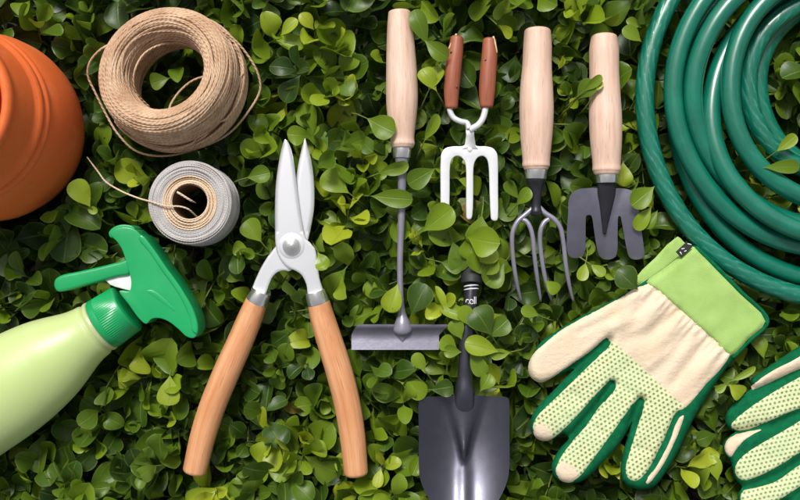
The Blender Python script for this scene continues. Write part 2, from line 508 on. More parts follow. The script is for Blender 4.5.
# ------------------------------------------------------------------ terracotta pot
def ring_lathe(profile, n, base, axis, ref=(1, 0, 0), squash=1.0):
    a = Vector(axis).normalized(); u = Vector(ref); u = (u - a * u.dot(a)).normalized(); v = a.cross(u)
    V = []; L = []
    for (r, h) in profile:
        for k in range(n):
            th = 2 * math.pi * k / n
            V.append(Vector(base) + a * h + u * (r * math.cos(th)) + v * (r * math.sin(th) * squash))
            L.append((r * math.cos(th), r * math.sin(th), h))
    F = []
    for i in range(len(profile) - 1):
        for k in range(n):
            k2 = (k + 1) % n
            F.append((i * n + k, i * n + k2, (i + 1) * n + k2, (i + 1) * n + k))
    return np.array([tuple(p) for p in V]), F, np.array(L)

ax = Vector((-.02, .075, 1)).normalized()
pot_base = W(-14, 128, .02) - ax * .095
pot = thing('terracotta_pot', 'round orange terracotta flower pot with two raised rings, cut off by the left edge', 'flower pot', pot_base)
prof = [(.0005, 0), (.050, 0), (.056, .002), (.060, .006), (.072, .028), (.083, .052), (.0905, .078), (.092, .095), (.0905, .112), (.0870, .130), (.0830, .146),
        (.0820, .147), (.0836, .1485), (.0840, .1505), (.0826, .1535), (.0800, .1550), (.0798, .1565), (.0812, .1580), (.0812, .1605), (.0792, .1640), (.0766, .1656), (.0758, .169),
        (.0735, .180), (.0712, .190), (.0700, .194), (.0700, .197), (.0706, .2005), (.0700, .2045), (.0680, .2070), (.0655, .2078), (.0630, .2068), (.0612, .204), (.0606, .199)]
body = prof
V, F, L = ring_lathe(body, 96, pot_base, ax)
wall = mesh_obj('pot_wall', V, F, M['terracotta'], pot, sharp=50, attrs={'lc': L})
V, F, L = ring_lathe([(.0604, .1985), (.062, .19), (.068, .165), (.076, .14), (.082, .11), (.080, .075), (.070, .04), (.055, .015), (.0005, .012)], 72, pot_base, ax)
mesh_obj('pot_inside', V, F, M['terracotta'], pot, sharp=50, attrs={'lc': L})

# ------------------------------------------------------------------ big coil of jute twine
def coil_axes(axis):
    a = Vector(axis).normalized(); u = Vector((1, 0, 0)); u = (u - a * u.dot(a)).normalized(); v = a.cross(u)
    return np.array(a), np.array(u), np.array(v)
coil_base = W(185, 91, -.010)
twine = thing('twine_coil', 'large coil of beige jute twine with a hollow middle and a loose loop', 'twine', coil_base)
ca, cu, cv = coil_axes((-.13, .17, 1))
def coil_pt(r, h, th): return np.array(coil_base) + ca * h + (cu * math.cos(th) + cv * math.sin(th)) * r
parts = []
NT = 150
for i in range(NT):
    phi0 = 2 * math.pi * i / NT + rng.normal(0, .03)
    dep = rng.uniform(0, .0030) if i % 3 else rng.uniform(0, .0008)
    amp = rng.normal(0, .09); p1 = rng.uniform(0, 6.28); amp2 = rng.normal(0, .05); p2 = rng.uniform(0, 6.28)
    pts = []
    m = 88
    for k in range(m + 1):
        th = 2 * math.pi * k / m + p1
        ph = phi0 + amp * math.sin(th * 1 + p2) + amp2 * math.sin(3 * th + p1)
        c, s = math.cos(ph), math.sin(ph)
        # rounded upright section: 27 mm thick, 60 mm tall, a little wider at the bottom
        rx = (.0150 - dep) * math.copysign(abs(c) ** .75, c)
        hz = (.0340 - dep) * math.copysign(abs(s) ** .78, s)
        rr = .0525 + rx + (.002 if s < 0 else -.001) + .0012 * math.sin(2 * th + 1.0)
        pts.append(coil_pt(rr, .0345 + hz + .0015 * math.sin(th + .6), th))
    parts.append(tube_data(pts, .00135, 6, False))
V, F, L = join_data(parts)
mesh_obj('windings', V, F, M['jute'], twine, attrs={'lc': L})
V, F, L = ring_lathe([(.0525 + .0125 * math.copysign(abs(math.cos(q)) ** .75, math.cos(q)), .0345 + .0315 * math.copysign(abs(math.sin(q)) ** .78, math.sin(q))) for q in np.linspace(0, 2 * math.pi, 25)], 64, coil_base, ca)
mesh_obj('core', V, F, M['jute'], twine, attrs={'lc': L})
lp = [W(110, 44, .030), W(100, 50, .032), W(90, 62, .026), W(88, 76, .018), W(95, 92, .012), W(107, 116, .006), (W(118, 134, .004)), W(136, 151, .004), W(163, 156, .005), W(196, 149, .007),
      W(228, 134, .010), W(248, 112, .014), W(260, 90, .020), W(258, 74, .026), W(246, 53, .034), W(230, 36, .042), W(216, 28, .046)]
tube('loose_loop', catmull(lp, 8), .00115, M['jute'], twine, 8)
lp = [W(168, 114, .012), W(171, 104, .010), W(180, 91, .009), W(192, 81, .010), W(205, 76, .012), W(214, 73, .014)]
tube('loose_end', catmull(lp, 8), .00115, M['jute'], twine, 8)
lp = [W(150, 108, .014), W(136, 92, .030), W(134, 74, .040), W(143, 55, .040), W(160, 45, .032), W(182, 42, .022)]
tube('loose_end', catmull(lp, 8), .0011, M['jute'], twine, 8)

# ------------------------------------------------------------------ small roll of grey string
roll_base = W(201, 206, -.008)
roll = thing('string_roll', 'small roll of pale grey string with a beige core and frayed loose end', 'string', roll_base)
ra, ru, rv = coil_axes((-.01, .02, 1))
def roll_pt(r, h, th): return np.array(roll_base) + ra * h + (ru * math.cos(th) + rv * math.sin(th)) * r
HR = .052
def turns(seq, tr, m=72, wob=.0004):
    ps = []
    for (r, h) in seq:
        p1 = rng.uniform(0, 6.28); a = rng.normal(0, wob); b = rng.normal(0, wob)
        pts = [roll_pt(r + a * math.sin(2 * math.pi * k / m + p1), h + b * math.sin(4 * math.pi * k / m + p1), 2 * math.pi * k / m + p1) for k in range(m + 1)]
        ps.append(tube_data(pts, tr, 6, False))
    return join_data(ps)
seq = [(.0392 + rng.normal(0, .0002), h) for h in np.arange(.001, HR - .001, .00095)]
V, F, L = turns(seq, .00075, wob=.0003)
mesh_obj('side_windings', V, F, M['grey_thread'], roll, attrs={'lc': L})
seq = [(r, HR + rng.normal(0, .0005) - (.0008 if r > .0375 else 0)) for r in np.arange(.0268, .0390, .00085)]
V, F, L = turns(seq, .00078, wob=.0004)
mesh_obj('top_windings', V, F, M['grey_thread'], roll, attrs={'lc': L})
seq = [(r, HR + rng.normal(0, .0009) - .0008) for r in np.arange(.0176, .0266, .0010)]
V, F, L = turns(seq, .0009, wob=.0007)
mesh_obj('inner_windings', V, F, M['beige_thread'], roll, attrs={'lc': L})
V, F, L = ring_lathe([(.0385, .0), (.0385, HR - .0006), (.0170, HR - .0012), (.0166, .002), (.0170, 0), (.0385, 0)], 72, roll_base, ra)
mesh_obj('core', V, F, M['cardboard'], roll, sharp=40, attrs={'lc': L})
z = HR
lp = [W(87, 157, .006), W(93, 165, .008), W(99, 173, .008), W(105, 181, .010), (W(121, 191, .020)), W(138, 198, .032), W(152, 202, .0465), W(166, 206, .0475), W(180, 206.5, .0475), W(188, 209, .046), W(196, 216, .036), W(200, 220, .030)]
tube('loose_end', catmull(lp, 8), [.0006] * 8 + [.00085] * 81, M['beige_thread'], roll, 8)
lp = [W(177, 192, .047), W(182, 195, .0465), W(190, 200, .043), W(196, 203, .036)]
tube('loose_end', catmull(lp, 6), [.0011] * 14 + [.0009, .0008, .0006, .0004, .0003], M['beige_thread'], roll, 8)

# ------------------------------------------------------------------ spray bottle
zc = .024
A2 = np.array((.832, -.555))          # bottle axis in the picture, towards the nozzle
def along(t_, n_=0.0, zz=zc):         # t_ px back from the neck, n_ px to the upper left of the axis
    p = np.array((101.0, 325.5)) - A2 * t_ + np.array((-.555, -.832)) * n_
    return W(p[0], p[1], zz)
sb = thing('spray_bottle', 'lime green spray bottle with emerald trigger head lying on its side', 'spray bottle', along(190, 0, -.02))
prof = [(27.0, -1), (27.6, 2), (26.6, 4), (26.6, 6), (27.8, 8), (28.6, 14), (30.6, 23), (34.5, 34), (39.0, 46), (43.5, 60), (47.0, 76), (49.8, 94), (51.6, 114), (52.2, 140), (52.2, 178), (51.8, 214), (50.5, 224), (46, 229.5), (39, 231), (28, 228), (1, 227)]
pp = catmull([(h, r) for r, h in prof], 4)
path = [along(h) for h, r in pp]
# lathe around the bottle axis, with an oval section
def axis_lathe(name, pr, mat, parent, n=64, squash=.86, sharp=None, zz=zc, rad_mod=None):
    a = (along(-100) - along(100)).normalized(); up = Vector((0, 0, 1)); sd = a.cross(up)
    V = []; L = []
    for (h, r) in pr:
        c0 = along(h, 0, zz)
        for k in range(n):
            th = 2 * math.pi * k / n
            rr = r * .001 * (1 - zz)
            if rad_mod: rr *= rad_mod(h, th)
            sq = 1 - (1 - squash) * min(1, max(0, (h - 5) / 60))
            V.append(c0 + sd * (rr * math.cos(th)) + up * (rr * math.sin(th) * sq)); L.append((rr * math.cos(th), rr * math.sin(th), h * .001))
    m = len(pr); F = []
    for i in range(m - 1):
        for k in range(n):
            k2 = (k + 1) % n; F.append((i * n + k2, i * n + k, (i + 1) * n + k, (i + 1) * n + k2))
    F.append(tuple(range(n))); F.append(tuple((m - 1) * n + k for k in range(n - 1, -1, -1)))
    return mesh_obj(name, np.array([tuple(p) for p in V]), F, mat, parent, sharp=sharp, attrs={'lc': np.array(L)})
axis_lathe('bottle', [(h, r) for h, r in pp], M['bottle_plastic'], sb, 72, .86, 60)
collar_prof = [(-1.5, 20), (-1.5, 26.4), (-3, 27.2), (-8, 27.0), (-8.4, 26.2), (-29.5, 25.2), (-31.5, 24.4), (-32.5, 22), (-32.5, 16)]
collar = axis_lathe('collar', collar_prof[::-1], M['green_plastic'], sb, 144, 1.0, 35,
                    rad_mod=lambda h, th: 1 + (.022 if (-29.6 < h < -8.2 and int(round(th / (2 * math.pi) * 144)) % 2) else 0))
headout = [(110, 234), (115, 229), (124, 227), (134, 229), (141, 235), (152, 248), (165, 267), (176, 282), (185, 296), (192, 309), (197, 323), (197.5, 333), (194, 338), (187, 337), (178, 329), (169, 322), (160, 318.5), (152, 319), (146, 324),
           (140, 320), (128, 304), (119, 291), (129, 291), (131, 283), (129, 272), (126, 262), (122, 250), (117, 242)]
head = plate('trigger_head', headout, .006, .034, .0045, M['green_plastic'], sb, 4, inset=(.0022, .0012, .0020), n=5, sharp=35)
plate('moulded_rib', [(131, 296), (140, 292), (154, 291.5), (167, 297), (155, 296), (145, 298), (138, 302)], .036, .0038, .0012, M['green_plastic'], head, 2, n=4)
plate('moulded_rib', [(146, 291), (152, 290), (166, 300), (176, 312), (165, 305), (154, 297)], .036, .0042, .0012, M['green_plastic'], head, 2, n=4)
plate('moulded_rib', [(141, 243), (147, 250), (149, 258), (147.5, 262), (146, 254), (143, 248)], .036, .0036, .0010, M['green_plastic'], head, 2, n=4)
plate('spine', [(141, 234.5), (153, 248), (166, 267), (177, 282), (186, 296), (193, 309), (197.6, 324), (197, 334), (192, 331), (190.5, 322), (187, 311.5), (181, 299), (172, 285), (161, 270), (149, 252), (138, 238)], .0035, .0385, .0022, M['green_plastic'], head, 3, n=3)
plate('nozzle', [(108.5, 233), (113, 227.5), (122, 224.5), (133, 226.5), (135, 230), (124, 231), (116, 234), (111, 238)], .009, .0285, .003, M['green_plastic'], sb, 3)
plate('trigger', [(129, 259.5), (118, 262), (100, 266.5), (78, 271.5), (60, 275.5), (54.5, 279.5), (53.5, 286), (57, 291.5), (65, 291), (82, 286.5), (100, 281.5), (116, 277), (130, 273.5)], .010, .026, .0055, M['green_plastic'], sb, 4)
plate('trigger_pivot', [(104, 279.5), (116, 275), (132, 271), (133, 291.5), (124, 289.5), (115, 287), (110, 285)], .014, .018, .0015, M['white_plastic'], sb, 2, smooth_pts=False)

# ------------------------------------------------------------------ wooden handles: shared builder
def handle(name, pts, mat, parent, n=28, dome=.5, squash=1.0, k=8):
    """pts: (px, py, radius px, z)"""
    sm = catmull([(p[0], p[1], p[2], p[3] * 1000) for p in pts], k)
    path = [W(a, b, c * .001) for a, b, _, c in sm]; R = [r * .001 for _, _, r, _ in sm]
    path = [np.array(p) for p in path]
    def dome_pts(p0, d, r, sgn):
        out = []
        for q in (0.18, .42, .64, .82, .94, 1.0):
            ang = q * math.pi / 2
            out.append((p0 + d * (r * dome * math.sin(ang)), r * max(.06, (.55 + .45 * math.cos(ang)) if q < 1 else .45)))
        return out
    d0 = path[0] - path[1]; d0 /= np.linalg.norm(d0); d1 = path[-1] - path[-2]; d1 /= np.linalg.norm(d1)
    h0 = dome_pts(path[0], d0, R[0], 1)[::-1]; h1 = dome_pts(path[-1], d1, R[-1], 1)
    P = [a for a, _ in h0] + path + [a for a, _ in h1]; RR = [b for _, b in h0] + R + [b for _, b in h1]
    return tube(name, P, RR, mat, parent, n, squash)

def ferrule(name, p0, p1, r0, r1, mat, parent, n=28):
    a, b = np.array(p0), np.array(p1); d = (b - a)
    fr = [(0.0, .80), (0.0, .97), (.08, 1.0), (.5, 1.0), (.92, 1.0), (1.0, .97), (1.0, .78)]
    d_ = d / np.linalg.norm(d) * 1e-6
    return tube(name, [a + d * f + d_ * i for i, (f, _) in enumerate(fr)], [(r0 + (r1 - r0) * f) * s for f, s in fr], mat, parent, n, sharp=50)

# ------------------------------------------------------------------ garden shears
sh = thing('garden_shears', 'open garden shears with steel blades and curved orange-brown wooden handles', 'shears', W(292, 400, -.008))
ZS = .012
front = [(285, 139.2), (287.5, 141), (290.5, 147), (293.5, 160), (296, 178), (299.5, 205), (302, 221), (306, 238), (311, 243.5), (315.5, 250), (317.5, 263), (319.5, 278), (323, 295), (309, 297), (306.5, 285), (302, 275.5), (296, 271), (289, 268), (282, 261.5), (277.5, 253.5), (275.5, 244), (275, 226), (275, 203), (276, 183), (278.5, 164), (281.5, 149)]
back = [(305, 138.6), (307.5, 146), (310.5, 157), (313, 171), (314.3, 185), (314.2, 207), (312.4, 220), (308, 240), (303, 254), (298, 264), (289.5, 271), (284, 270.5), (278.5, 271.5), (273, 276), (269.5, 283), (266, 293), (262, 303), (248, 298), (252, 288), (256.5, 277), (261, 267.5), (267, 257.5), (275, 247), (284, 236), (291, 222), (293.5, 200), (296, 178), (299.5, 158), (302.5, 146)]
def ground_blade(out, zt, th):
    oc = catmull(out, 4, True)
    def zf(p):
        d = seg_dist(p, oc); wd = np.where(p[:, 1] < 232, 4.2, 1.2); dp = np.where(p[:, 1] < 232, .0016, .0006)
        return zt + .0006 * np.sin((p[:, 0] - 275) * .08) - dp * (1 - np.clip(d / wd, 0, 1)) ** 2
    return sheet('blade', out, 1.3, zf, M['steel'], sh, bottom=lambda p: np.full(len(p), zt - th), n=4, sharp=60)
ground_blade(back, ZS - .0006, .0026)
ground_blade(front, ZS + .0034, .0034)
# pivot
c0 = W(291.6, 246, ZS + .0034)
def disc(name, c, r, h, mat, parent, dome=0.0, n=40, bev=.0006):
    c = np.array(c); pr = [(r, -.0002), (r, h - bev), (r - bev * .3, h - bev * .3), (r - bev, h)]
    for q in (.75, .5, .25, .02): pr.append(((r - bev) * q, h + dome * (1 - q * q)))
    V, F, L = ring_lathe(pr, n, c, (0, 0, 1)); return mesh_obj(name, V, F, mat, parent, sharp=40, attrs={'lc': L})
disc('washer', c0, .0128, .0009, M['steel'], sh)
disc('pivot_bolt', c0 + Vector((0, 0, .0009)), .0088, .0034, M['ferrule'], sh, .0024, bev=.0016)
disc('bolt_dimple', c0 + Vector((-.0006, .0012, .0058)), .0020, .0006, M['ferrule'], sh, .0002, 20, .0003)
def sh_handle(pts, f0, f1):
    ferrule('ferrule', f0, f1, .0098, .0112, M['ferrule'], sh)
    handle('handle', pts, M['ash_wood'], sh, 28, .35)
sh_handle([(256, 303, 11.2, .009), (250, 318, 12.3, .008), (240, 342, 13.0, .008), (227, 371, 13.4, .008), (213, 405, 13.2, .007), (203, 436, 12.8, .006), (195, 470, 12.0, .005)], W(262, 291, .011), W(256.5, 302.5, .0095))
sh_handle([(319, 304, 11.2, .009), (322.5, 318, 12.3, .008), (330, 342, 13.0, .008), (339, 371, 13.4, .008), (347.5, 405, 13.2, .007), (352.5, 436, 12.8, .006), (356, 472, 12.0, .005)], W(315, 291, .011), W(318.5, 303.5, .0095))

# ------------------------------------------------------------------ hoe
ho = thing('hand_hoe', 'hand hoe with pale wooden handle, grey shaft and wide flat blade', 'hoe', W(401, 340, -.012))
ZH = .006
handle('handle', [(399.5, 13, 11.2, ZH), (400, 28, 12.8, ZH), (401, 55, 14.6, ZH), (402, 85, 15.8, ZH), (402, 105, 15.6, ZH), (402, 125, 13.6, ZH), (402.5, 139, 11.8, ZH), (402.5, 144, 12.3, ZH), (402.5, 146, 11.4, ZH)], M['beech'], ho, 32, .25)
ferrule('ferrule', W(402.3, 146.5, ZH), W(402, 158, ZH), .0094, .0086, M['ferrule'], ho)
sp_ = catmull([(402, 157, 7.6, ZH * 1000), (402, 162, 6.5, 6), (402, 170, 5.2, 6), (402, 184, 4.3, 5), (401.5, 215, 3.6, 4), (400, 260, 3.1, 2), (400.5, 295, 3.1, 1), (401.5, 308, 3.4, 1), (402, 316, 5.0, 1.5), (402.5, 323, 8.0, 1.5), (402.5, 329, 10.0, 0), (402.5, 334, 7.0, -1.5), (402.5, 339, 3.6, -1.0), (402.5, 342.5, 1.2, -.5)], 5)
tube('shaft', [W(a, b, c * .001) for a, b, _, c in sp_], [r * .001 for _, _, r, _ in sp_], M['grey_paint'], ho, 18)
# blade: a bent strip; section (py, z)
secs = catmull([(324.5, 4.4), (327, 4.2), (330, 1.6), (333.5, -.6), (337, -.8), (343, .2), (349.8, 1.5)], 3)
V = []; nx = 40
def blade_x(f, fy):
    l = 357.5 - 6.0 * min(1, fy * 1.8); r = 448 - 9 * min(1, max(0, (fy - .12) * 2.2))
    return l + (r - l) * f
rings = []
m_ = len(secs)
for i in range(nx + 1):
    f = i / nx; ring = []
    for j, (py, zz) in enumerate(secs):
        fy = j / (m_ - 1); ring.append(W(blade_x(f, fy), py, zz * .001 + .0008 * math.sin(f * 3.14)))
    for j in range(m_ - 1, -1, -1):
        py, zz = secs[j]; fy = j / (m_ - 1); ring.append(W(blade_x(f, fy), py - .4, zz * .001 - .0022 + .0008 * math.sin(f * 3.14)))
    rings.append(ring)
k_ = len(rings[0]); F = []
for i in range(nx):
    for j in range(k_):
        j2 = (j + 1) % k_; F.append((i * k_ + j, (i + 1) * k_ + j, (i + 1) * k_ + j2, i * k_ + j2))
F.append(tuple(range(k_))); F.append(tuple(nx * k_ + j for j in range(k_ - 1, -1, -1)))
mesh_obj('blade', [p for r in rings for p in r], F, M['slate_paint'], ho, sharp=40)

# ------------------------------------------------------------------ small white fork with two grips
wf = thing('weeding_fork', 'white three-pronged weeding fork with two short reddish-brown wooden grips', 'fork', W(470, 180, -.006))
ZF = .008
handle('grip', [(457, 39, 6.6, ZF), (455.5, 52, 7.6, ZF), (453, 72, 8.0, ZF), (451.5, 92, 7.6, ZF), (451.5, 106, 6.4, ZF)], M['red_wood'], wf, 24, .45)
handle('grip', [(489.5, 41, 6.8, ZF), (489.5, 54, 7.8, ZF), (488, 74, 8.2, ZF), (487, 92, 8.0, ZF), (486.5, 105, 6.8, ZF)], M['red_wood'], wf, 24, .45)
tube('grip_strip', catmull([W(456.5, 34, ZF + .003), W(452.5, 41, ZF + .0035), W(449, 49, ZF + .003)], 5), .0010, M['wood_end'], wf, 8)
tube('grip_strip', catmull([W(493.3, 36.5, ZF + .004), W(495.2, 44, ZF + .0045), W(496.8, 53, ZF + .003)], 5), .0010, M['wood_end'], wf, 8)
for (px, py) in ((451, 52), (486.5, 84), (457, 87), (485.5, 60)):
    disc('rivet', W(px, py, ZF + .0070), .0010, .0004, M['black_paint'], wf, .0002, 12, .0002)
tube('wire_neck', catmull([W(449.5, 104, ZF), W(450, 111, ZF), W(454, 118, ZF), (W(461, 121.5, ZF)), W(467, 123, ZF), W(469, 129, ZF + .001)], 6), .0028, M['white_metal'], wf, 14)
tube('wire_neck', catmull([W(486, 103, ZF), W(485, 111, ZF), W(482.5, 119, ZF), W(478, 125, ZF), W(473, 128, ZF), W(469.5, 130, ZF)], 6), .0032, M['white_metal'], wf, 14)
plate('neck_plate', [(465.5, 127), (474, 127), (474.5, 136), (476, 146), (480, 150), (460, 150), (464.5, 146), (465.8, 136)], .005, .0030, .0008, M['ferrule'], wf, 2, smooth_pts=False)
fork_out = [(440.6, 160), (441.5, 153), (445.5, 148), (453, 146.2), (463, 145.8), (466, 143.5), (474, 143.5), (477, 145.8), (486, 146.2), (493, 148), (497, 153), (498, 160), (498.2, 190), (498.3, 215), (497.4, 220), (494.5, 221), (491.5, 219.5), (490.6, 214), (489.6, 190), (488.4, 164), (486.5, 158.5), (483, 156), (478.5, 157), (475, 161.5), (473.6, 168), (473.4, 190), (472.6, 214), (471.4, 218.5), (469, 219.6), (466.8, 218.5), (466.2, 214), (466.2, 190), (466, 168), (464.6, 161.5), (461, 157), (456.5, 156), (452.6, 158.5), (450.4, 164), (449.8, 190), (449, 220), (448, 225.5), (445.5, 227), (442.5, 225.5), (441.2, 220), (440.5, 190)]
plate('fork_head', fork_out, .0045, .0034, .0011, M['white_metal'], wf, 3, n=3)
disc('rivet', W(469.8, 149.5, .0079), .0024, .0008, M['white_metal'], wf, .0006, 18, .0003)

# ------------------------------------------------------------------ cultivator with four curved tines
cu_ = thing('hand_cultivator', 'hand cultivator with pale wooden handle and four thin curved grey tines', 'cultivator', W(537, 240, -.012))
ZC = .007
handle('handle', [(537.5, 32, 13.2, ZC), (537.5, 46, 14.2, ZC), (537, 66, 14.6, ZC), (536.5, 90, 16.4, ZC), (536.5, 112, 17.0, ZC), (536.3, 135, 16.0, ZC), (536.2, 152, 14.4, ZC), (536.2, 161, 13.6, ZC), (536, 166, 13.6, ZC), (536, 167.5, 12.6, ZC)], M['beech'], cu_, 32, .30)
ferrule('ferrule', W(536, 167, ZC), W(535.8, 179, ZC), .0116, .0104, M['ferrule'], cu_)
sp_ = catmull([(535.8, 177, 10.0, 7), (535.8, 181, 9.6, 7), (535.8, 186, 7.6, 7), (536, 195, 5.4, 7), (536, 206, 5.0, 6.5), (536, 212, 6.4, 6), (536, 215.5, 4.5, 6)], 5)
tube('socket', [W(a, b, c * .001) for a, b, _, c in sp_], [r * .001 for _, _, r, _ in sp_], M['black_paint'], cu_, 22)
for tp in ([(533, 208, 6), (526, 214, 7), (518, 221, 8), (513, 231, 8), (512, 242, 7), (514, 266, 3), (517.5, 286, -3), (521.5, 302, -11)],
           [(520, 219, 6), (526, 221, 7), (530, 227, 8), (532.5, 236, 8), (534.5, 256, 6), (537.5, 280, -1), (541, 302, -11)],
           [(549, 219, 7), (544.5, 222, 7.5), (541, 229, 8), (540, 240, 7), (542, 260, 5), (546, 282, -1), (552, 302, -11)],
           [(539, 207, 6), (545, 213, 7), (554, 219, 8), (560, 227, 8), (563, 240, 7), (566, 266, 3), (569.5, 286, -3), (573.5, 302, -11)]):
    pa = catmull(tp, 6); m = len(pa)
    rr = np.interp(np.linspace(0, 1, m), [0, .15, .8, .97, 1], [.0026, .0026, .0022, .0014, .0007])
    tube('tine', [W(a, b, c * .001) for a, b, c in pa], rr, M['grey_paint'], cu_, 10)

# ------------------------------------------------------------------ broad hand fork
hf = thing('hand_fork', 'broad grey hand fork with three wide flat prongs beside the hose', 'hand fork', W(605, 230, -.012))
handle('handle', [(604, 38, 13.0, ZC), (604, 50, 14.6, ZC), (604.2, 72, 14.6, ZC), (604.8, 96, 15.4, ZC), (605.5, 120, 16.2, ZC), (606, 142, 15.6, ZC), (606.4, 158, 14.2, ZC), (606.5, 165, 13.8, ZC), (606.6, 170, 14.0, ZC), (606.6, 172, 13.0, ZC)], M['beech'], hf, 32, .30)
ferrule('ferrule', W(606.7, 171, ZC), W(606.8, 183, ZC), .0112, .0104, M['ferrule'], hf)
hf_out = [(568.2, 212), (568.6, 201), (571.5, 193.5), (578, 189.4), (590, 188), (607, 188.4), (624, 188.6), (632, 191), (636.5, 197), (639, 210), (641.5, 230), (644, 250), (643.8, 256), (640, 259), (634, 259.4), (629.5, 257), (627, 250), (624, 234), (621.6, 221), (620.4, 216.2), (618.6, 216.2), (617.8, 221), (617.6, 236), (617.2, 251), (615, 257), (610, 259.3), (603.5, 259), (599, 255), (596.5, 246), (594, 230), (592.4, 219), (591, 215.4), (586.8, 215.4), (585.8, 219), (585.6, 234), (585, 250), (582.5, 256.5), (577, 258), (570.5, 257), (567.2, 251), (566.8, 232)]
def hfz(p):
    x = (p[:, 0] - 605) / 38; y = np.clip((p[:, 1] - 188) / 70, 0, 1)
    ax_ = np.abs(p[:, 0] - (606.5 - (p[:, 1] - 188) * .04)); cone = np.clip(1 - ax_ / np.clip(17 * (1 - y / .72), .5, 20), 0, 1) * np.clip(1 - y / .72, 0, 1) * .0065
    return .002 + .010 * np.abs(x) ** 1.15 - .014 * y ** 2 + cone + .000 * np.exp(-((p[:, 0] - (606.5 - (p[:, 1] - 188) * .05)) / 5) ** 2) * np.clip(1 - y * 1.3, 0, 1)
sheet('fork_head', hf_out, 2.4, hfz, M['slate_paint'], hf, bottom=.0022, n=4, sharp=45)
sp_ = catmull([(606.8, 181, 9.6, 7.5), (606.6, 187, 9.4, 6.6), (606.4, 194, 9.2, 4.8), (606.1, 203, 7.6, 3.2), (605.6, 214, 5.2, 1.8), (605, 225, 3.0, .2), (604.6, 234, 1.4, -1.6)], 5)
tube('socket', [W(a, b, c * .001) for a, b, _, c in sp_], [r * .001 for _, _, r, _ in sp_], M['black_paint'], hf, 22, .62)

# ------------------------------------------------------------------ trowel
tr = thing('trowel', 'dark glossy trowel lying blade down with its grip buried in leaves', 'trowel', W(464, 440, -.012))
tr_out = [(421, 397.5), (438, 396.5), (455, 395), (473, 395), (490, 396.5), (507, 397.5), (509, 401), (509.4, 430), (509.4, 466), (508, 478), (502, 494), (491, 511), (478, 523), (464, 528), (450, 523), (437, 511), (426, 494), (420, 478), (418.8, 466), (418.8, 430), (419, 401)]
def trz(p):
    x = p[:, 0] - 464; y = p[:, 1]
    hw = np.clip(19 * (466 - y) / 62, 0, 22)
    ed = np.clip((hw - np.abs(x)) / 6.0, 0, 1); ed = ed * ed * (3 - 2 * ed)
    dome = 1 - np.clip(np.abs(x) / (hw + .01), 0, 1) ** 2
    raise_ = (ed * .0022 + dome * .0050) * np.clip((466 - y) / 14, 0, 1)
    crease = .0022 * np.exp(-(x / 7) ** 2) * np.clip((y - 440) / 30, 0, 1)
    ridge = .0012 * np.exp(-((np.abs(x) - hw) / 2.3) ** 2) * np.clip((470 - y) / 14, 0, 1)
    return -.001 + .014 * (np.clip(y - 398, 0, None) / 130) ** 2 * 2.4 + ridge + .013 * (np.abs(x) / 45) ** 2.2 + raise_ + crease
sheet('blade', tr_out, 2.0, trz, M['trowel_paint'], tr, bottom=.0018, n=4, sharp=50)
sp_ = catmull([(464, 428, 6.0, -11), (464.1, 417, 10.5, -7.5), (464.3, 405, 12.2, -1.5), (464.6, 392, 10.2, 3), (465, 378, 7.8, 4), (465.3, 362, 6.8, 5), (465.6, 346, 6.6, 5), (466.2, 336, 7.0, 5), (467, 326, 7.6, 4.5), (469, 316, 6.6, 3.5), (470, 308, 6.2, 3)], 5)
tube('neck', [W(a, b, c * .001) for a, b, _, c in sp_], [r * .001 for _, _, r, _ in sp_], M['trowel_paint'], tr, 26, .8)
ZG = .002
fer = tube('ferrule', catmull([W(470, 310, .003), W(470.5, 300, .002), W(471.5, 284, -.001)], 6), [.0072] * 13, M['black_paint'], tr, 28)
for (a, zz) in ((286.2, .0001), (289.6, .0004)):
    c = Vector(W(471.3, a, zz - .0004)); d = Vector((-.08, 1, -.18)).normalized()
    V, F, L = ring_lathe([(.00725, -.0006), (.0075, -.0005), (.0075, .0005), (.00725, .0006)], 40, c, d)
    mesh_obj('band', V, F, M['print_white'], fer, attrs={'lc': L})
gp = catmull([W(471.6, 284, -.001), W(471.6, 279, -.0025), W(471.4, 270, -.010), W(471, 256, -.030), W(470.5, 242, -.062), W(470, 228, -.105)], 10)
gr_ = [.0104 + .0007 * (i % 2) for i in range(len(gp))]; gr_[0] = .0096
tube('grip', gp, gr_, M['rubber'], tr, 30)['buried'] = True
fc = bpy.data.curves.new('lettering', 'FONT'); fc.body = 'cell'; fc.size = .0105; fc.align_x = 'CENTER'; fc.align_y = 'CENTER'; fc.extrude = .0001; fc.space_character = .92
fo = bpy.data.objects.new('lettering', fc); COL.objects.link(fo)
dg = bpy.context.evaluated_depsgraph_get(); me = bpy.data.meshes.new_from_object(fo.evaluated_get(dg))
bpy.data.objects.remove(fo)
tc = W(470.6, 300.4, .0022); vv = []
for v in me.vertices:      # wrap the print round the ferrule
    r = .0074; th = v.co.x / r
    vv.append((tc.x + r * math.sin(th), tc.y + v.co.y, tc.z - .0002 + r * math.cos(th) + v.co.z - .0026 * (v.co.y / .010) * .3))
mesh_obj('lettering', vv, [tuple(p.vertices) for p in me.polygons], M['print_white'], fer, smooth=False)

# ------------------------------------------------------------------ garden hose: one long tube wound in loops
hz_ = thing('garden_hose', 'coiled dark green rubber garden hose at the right edge', 'hose', W(835, 95, -.02))
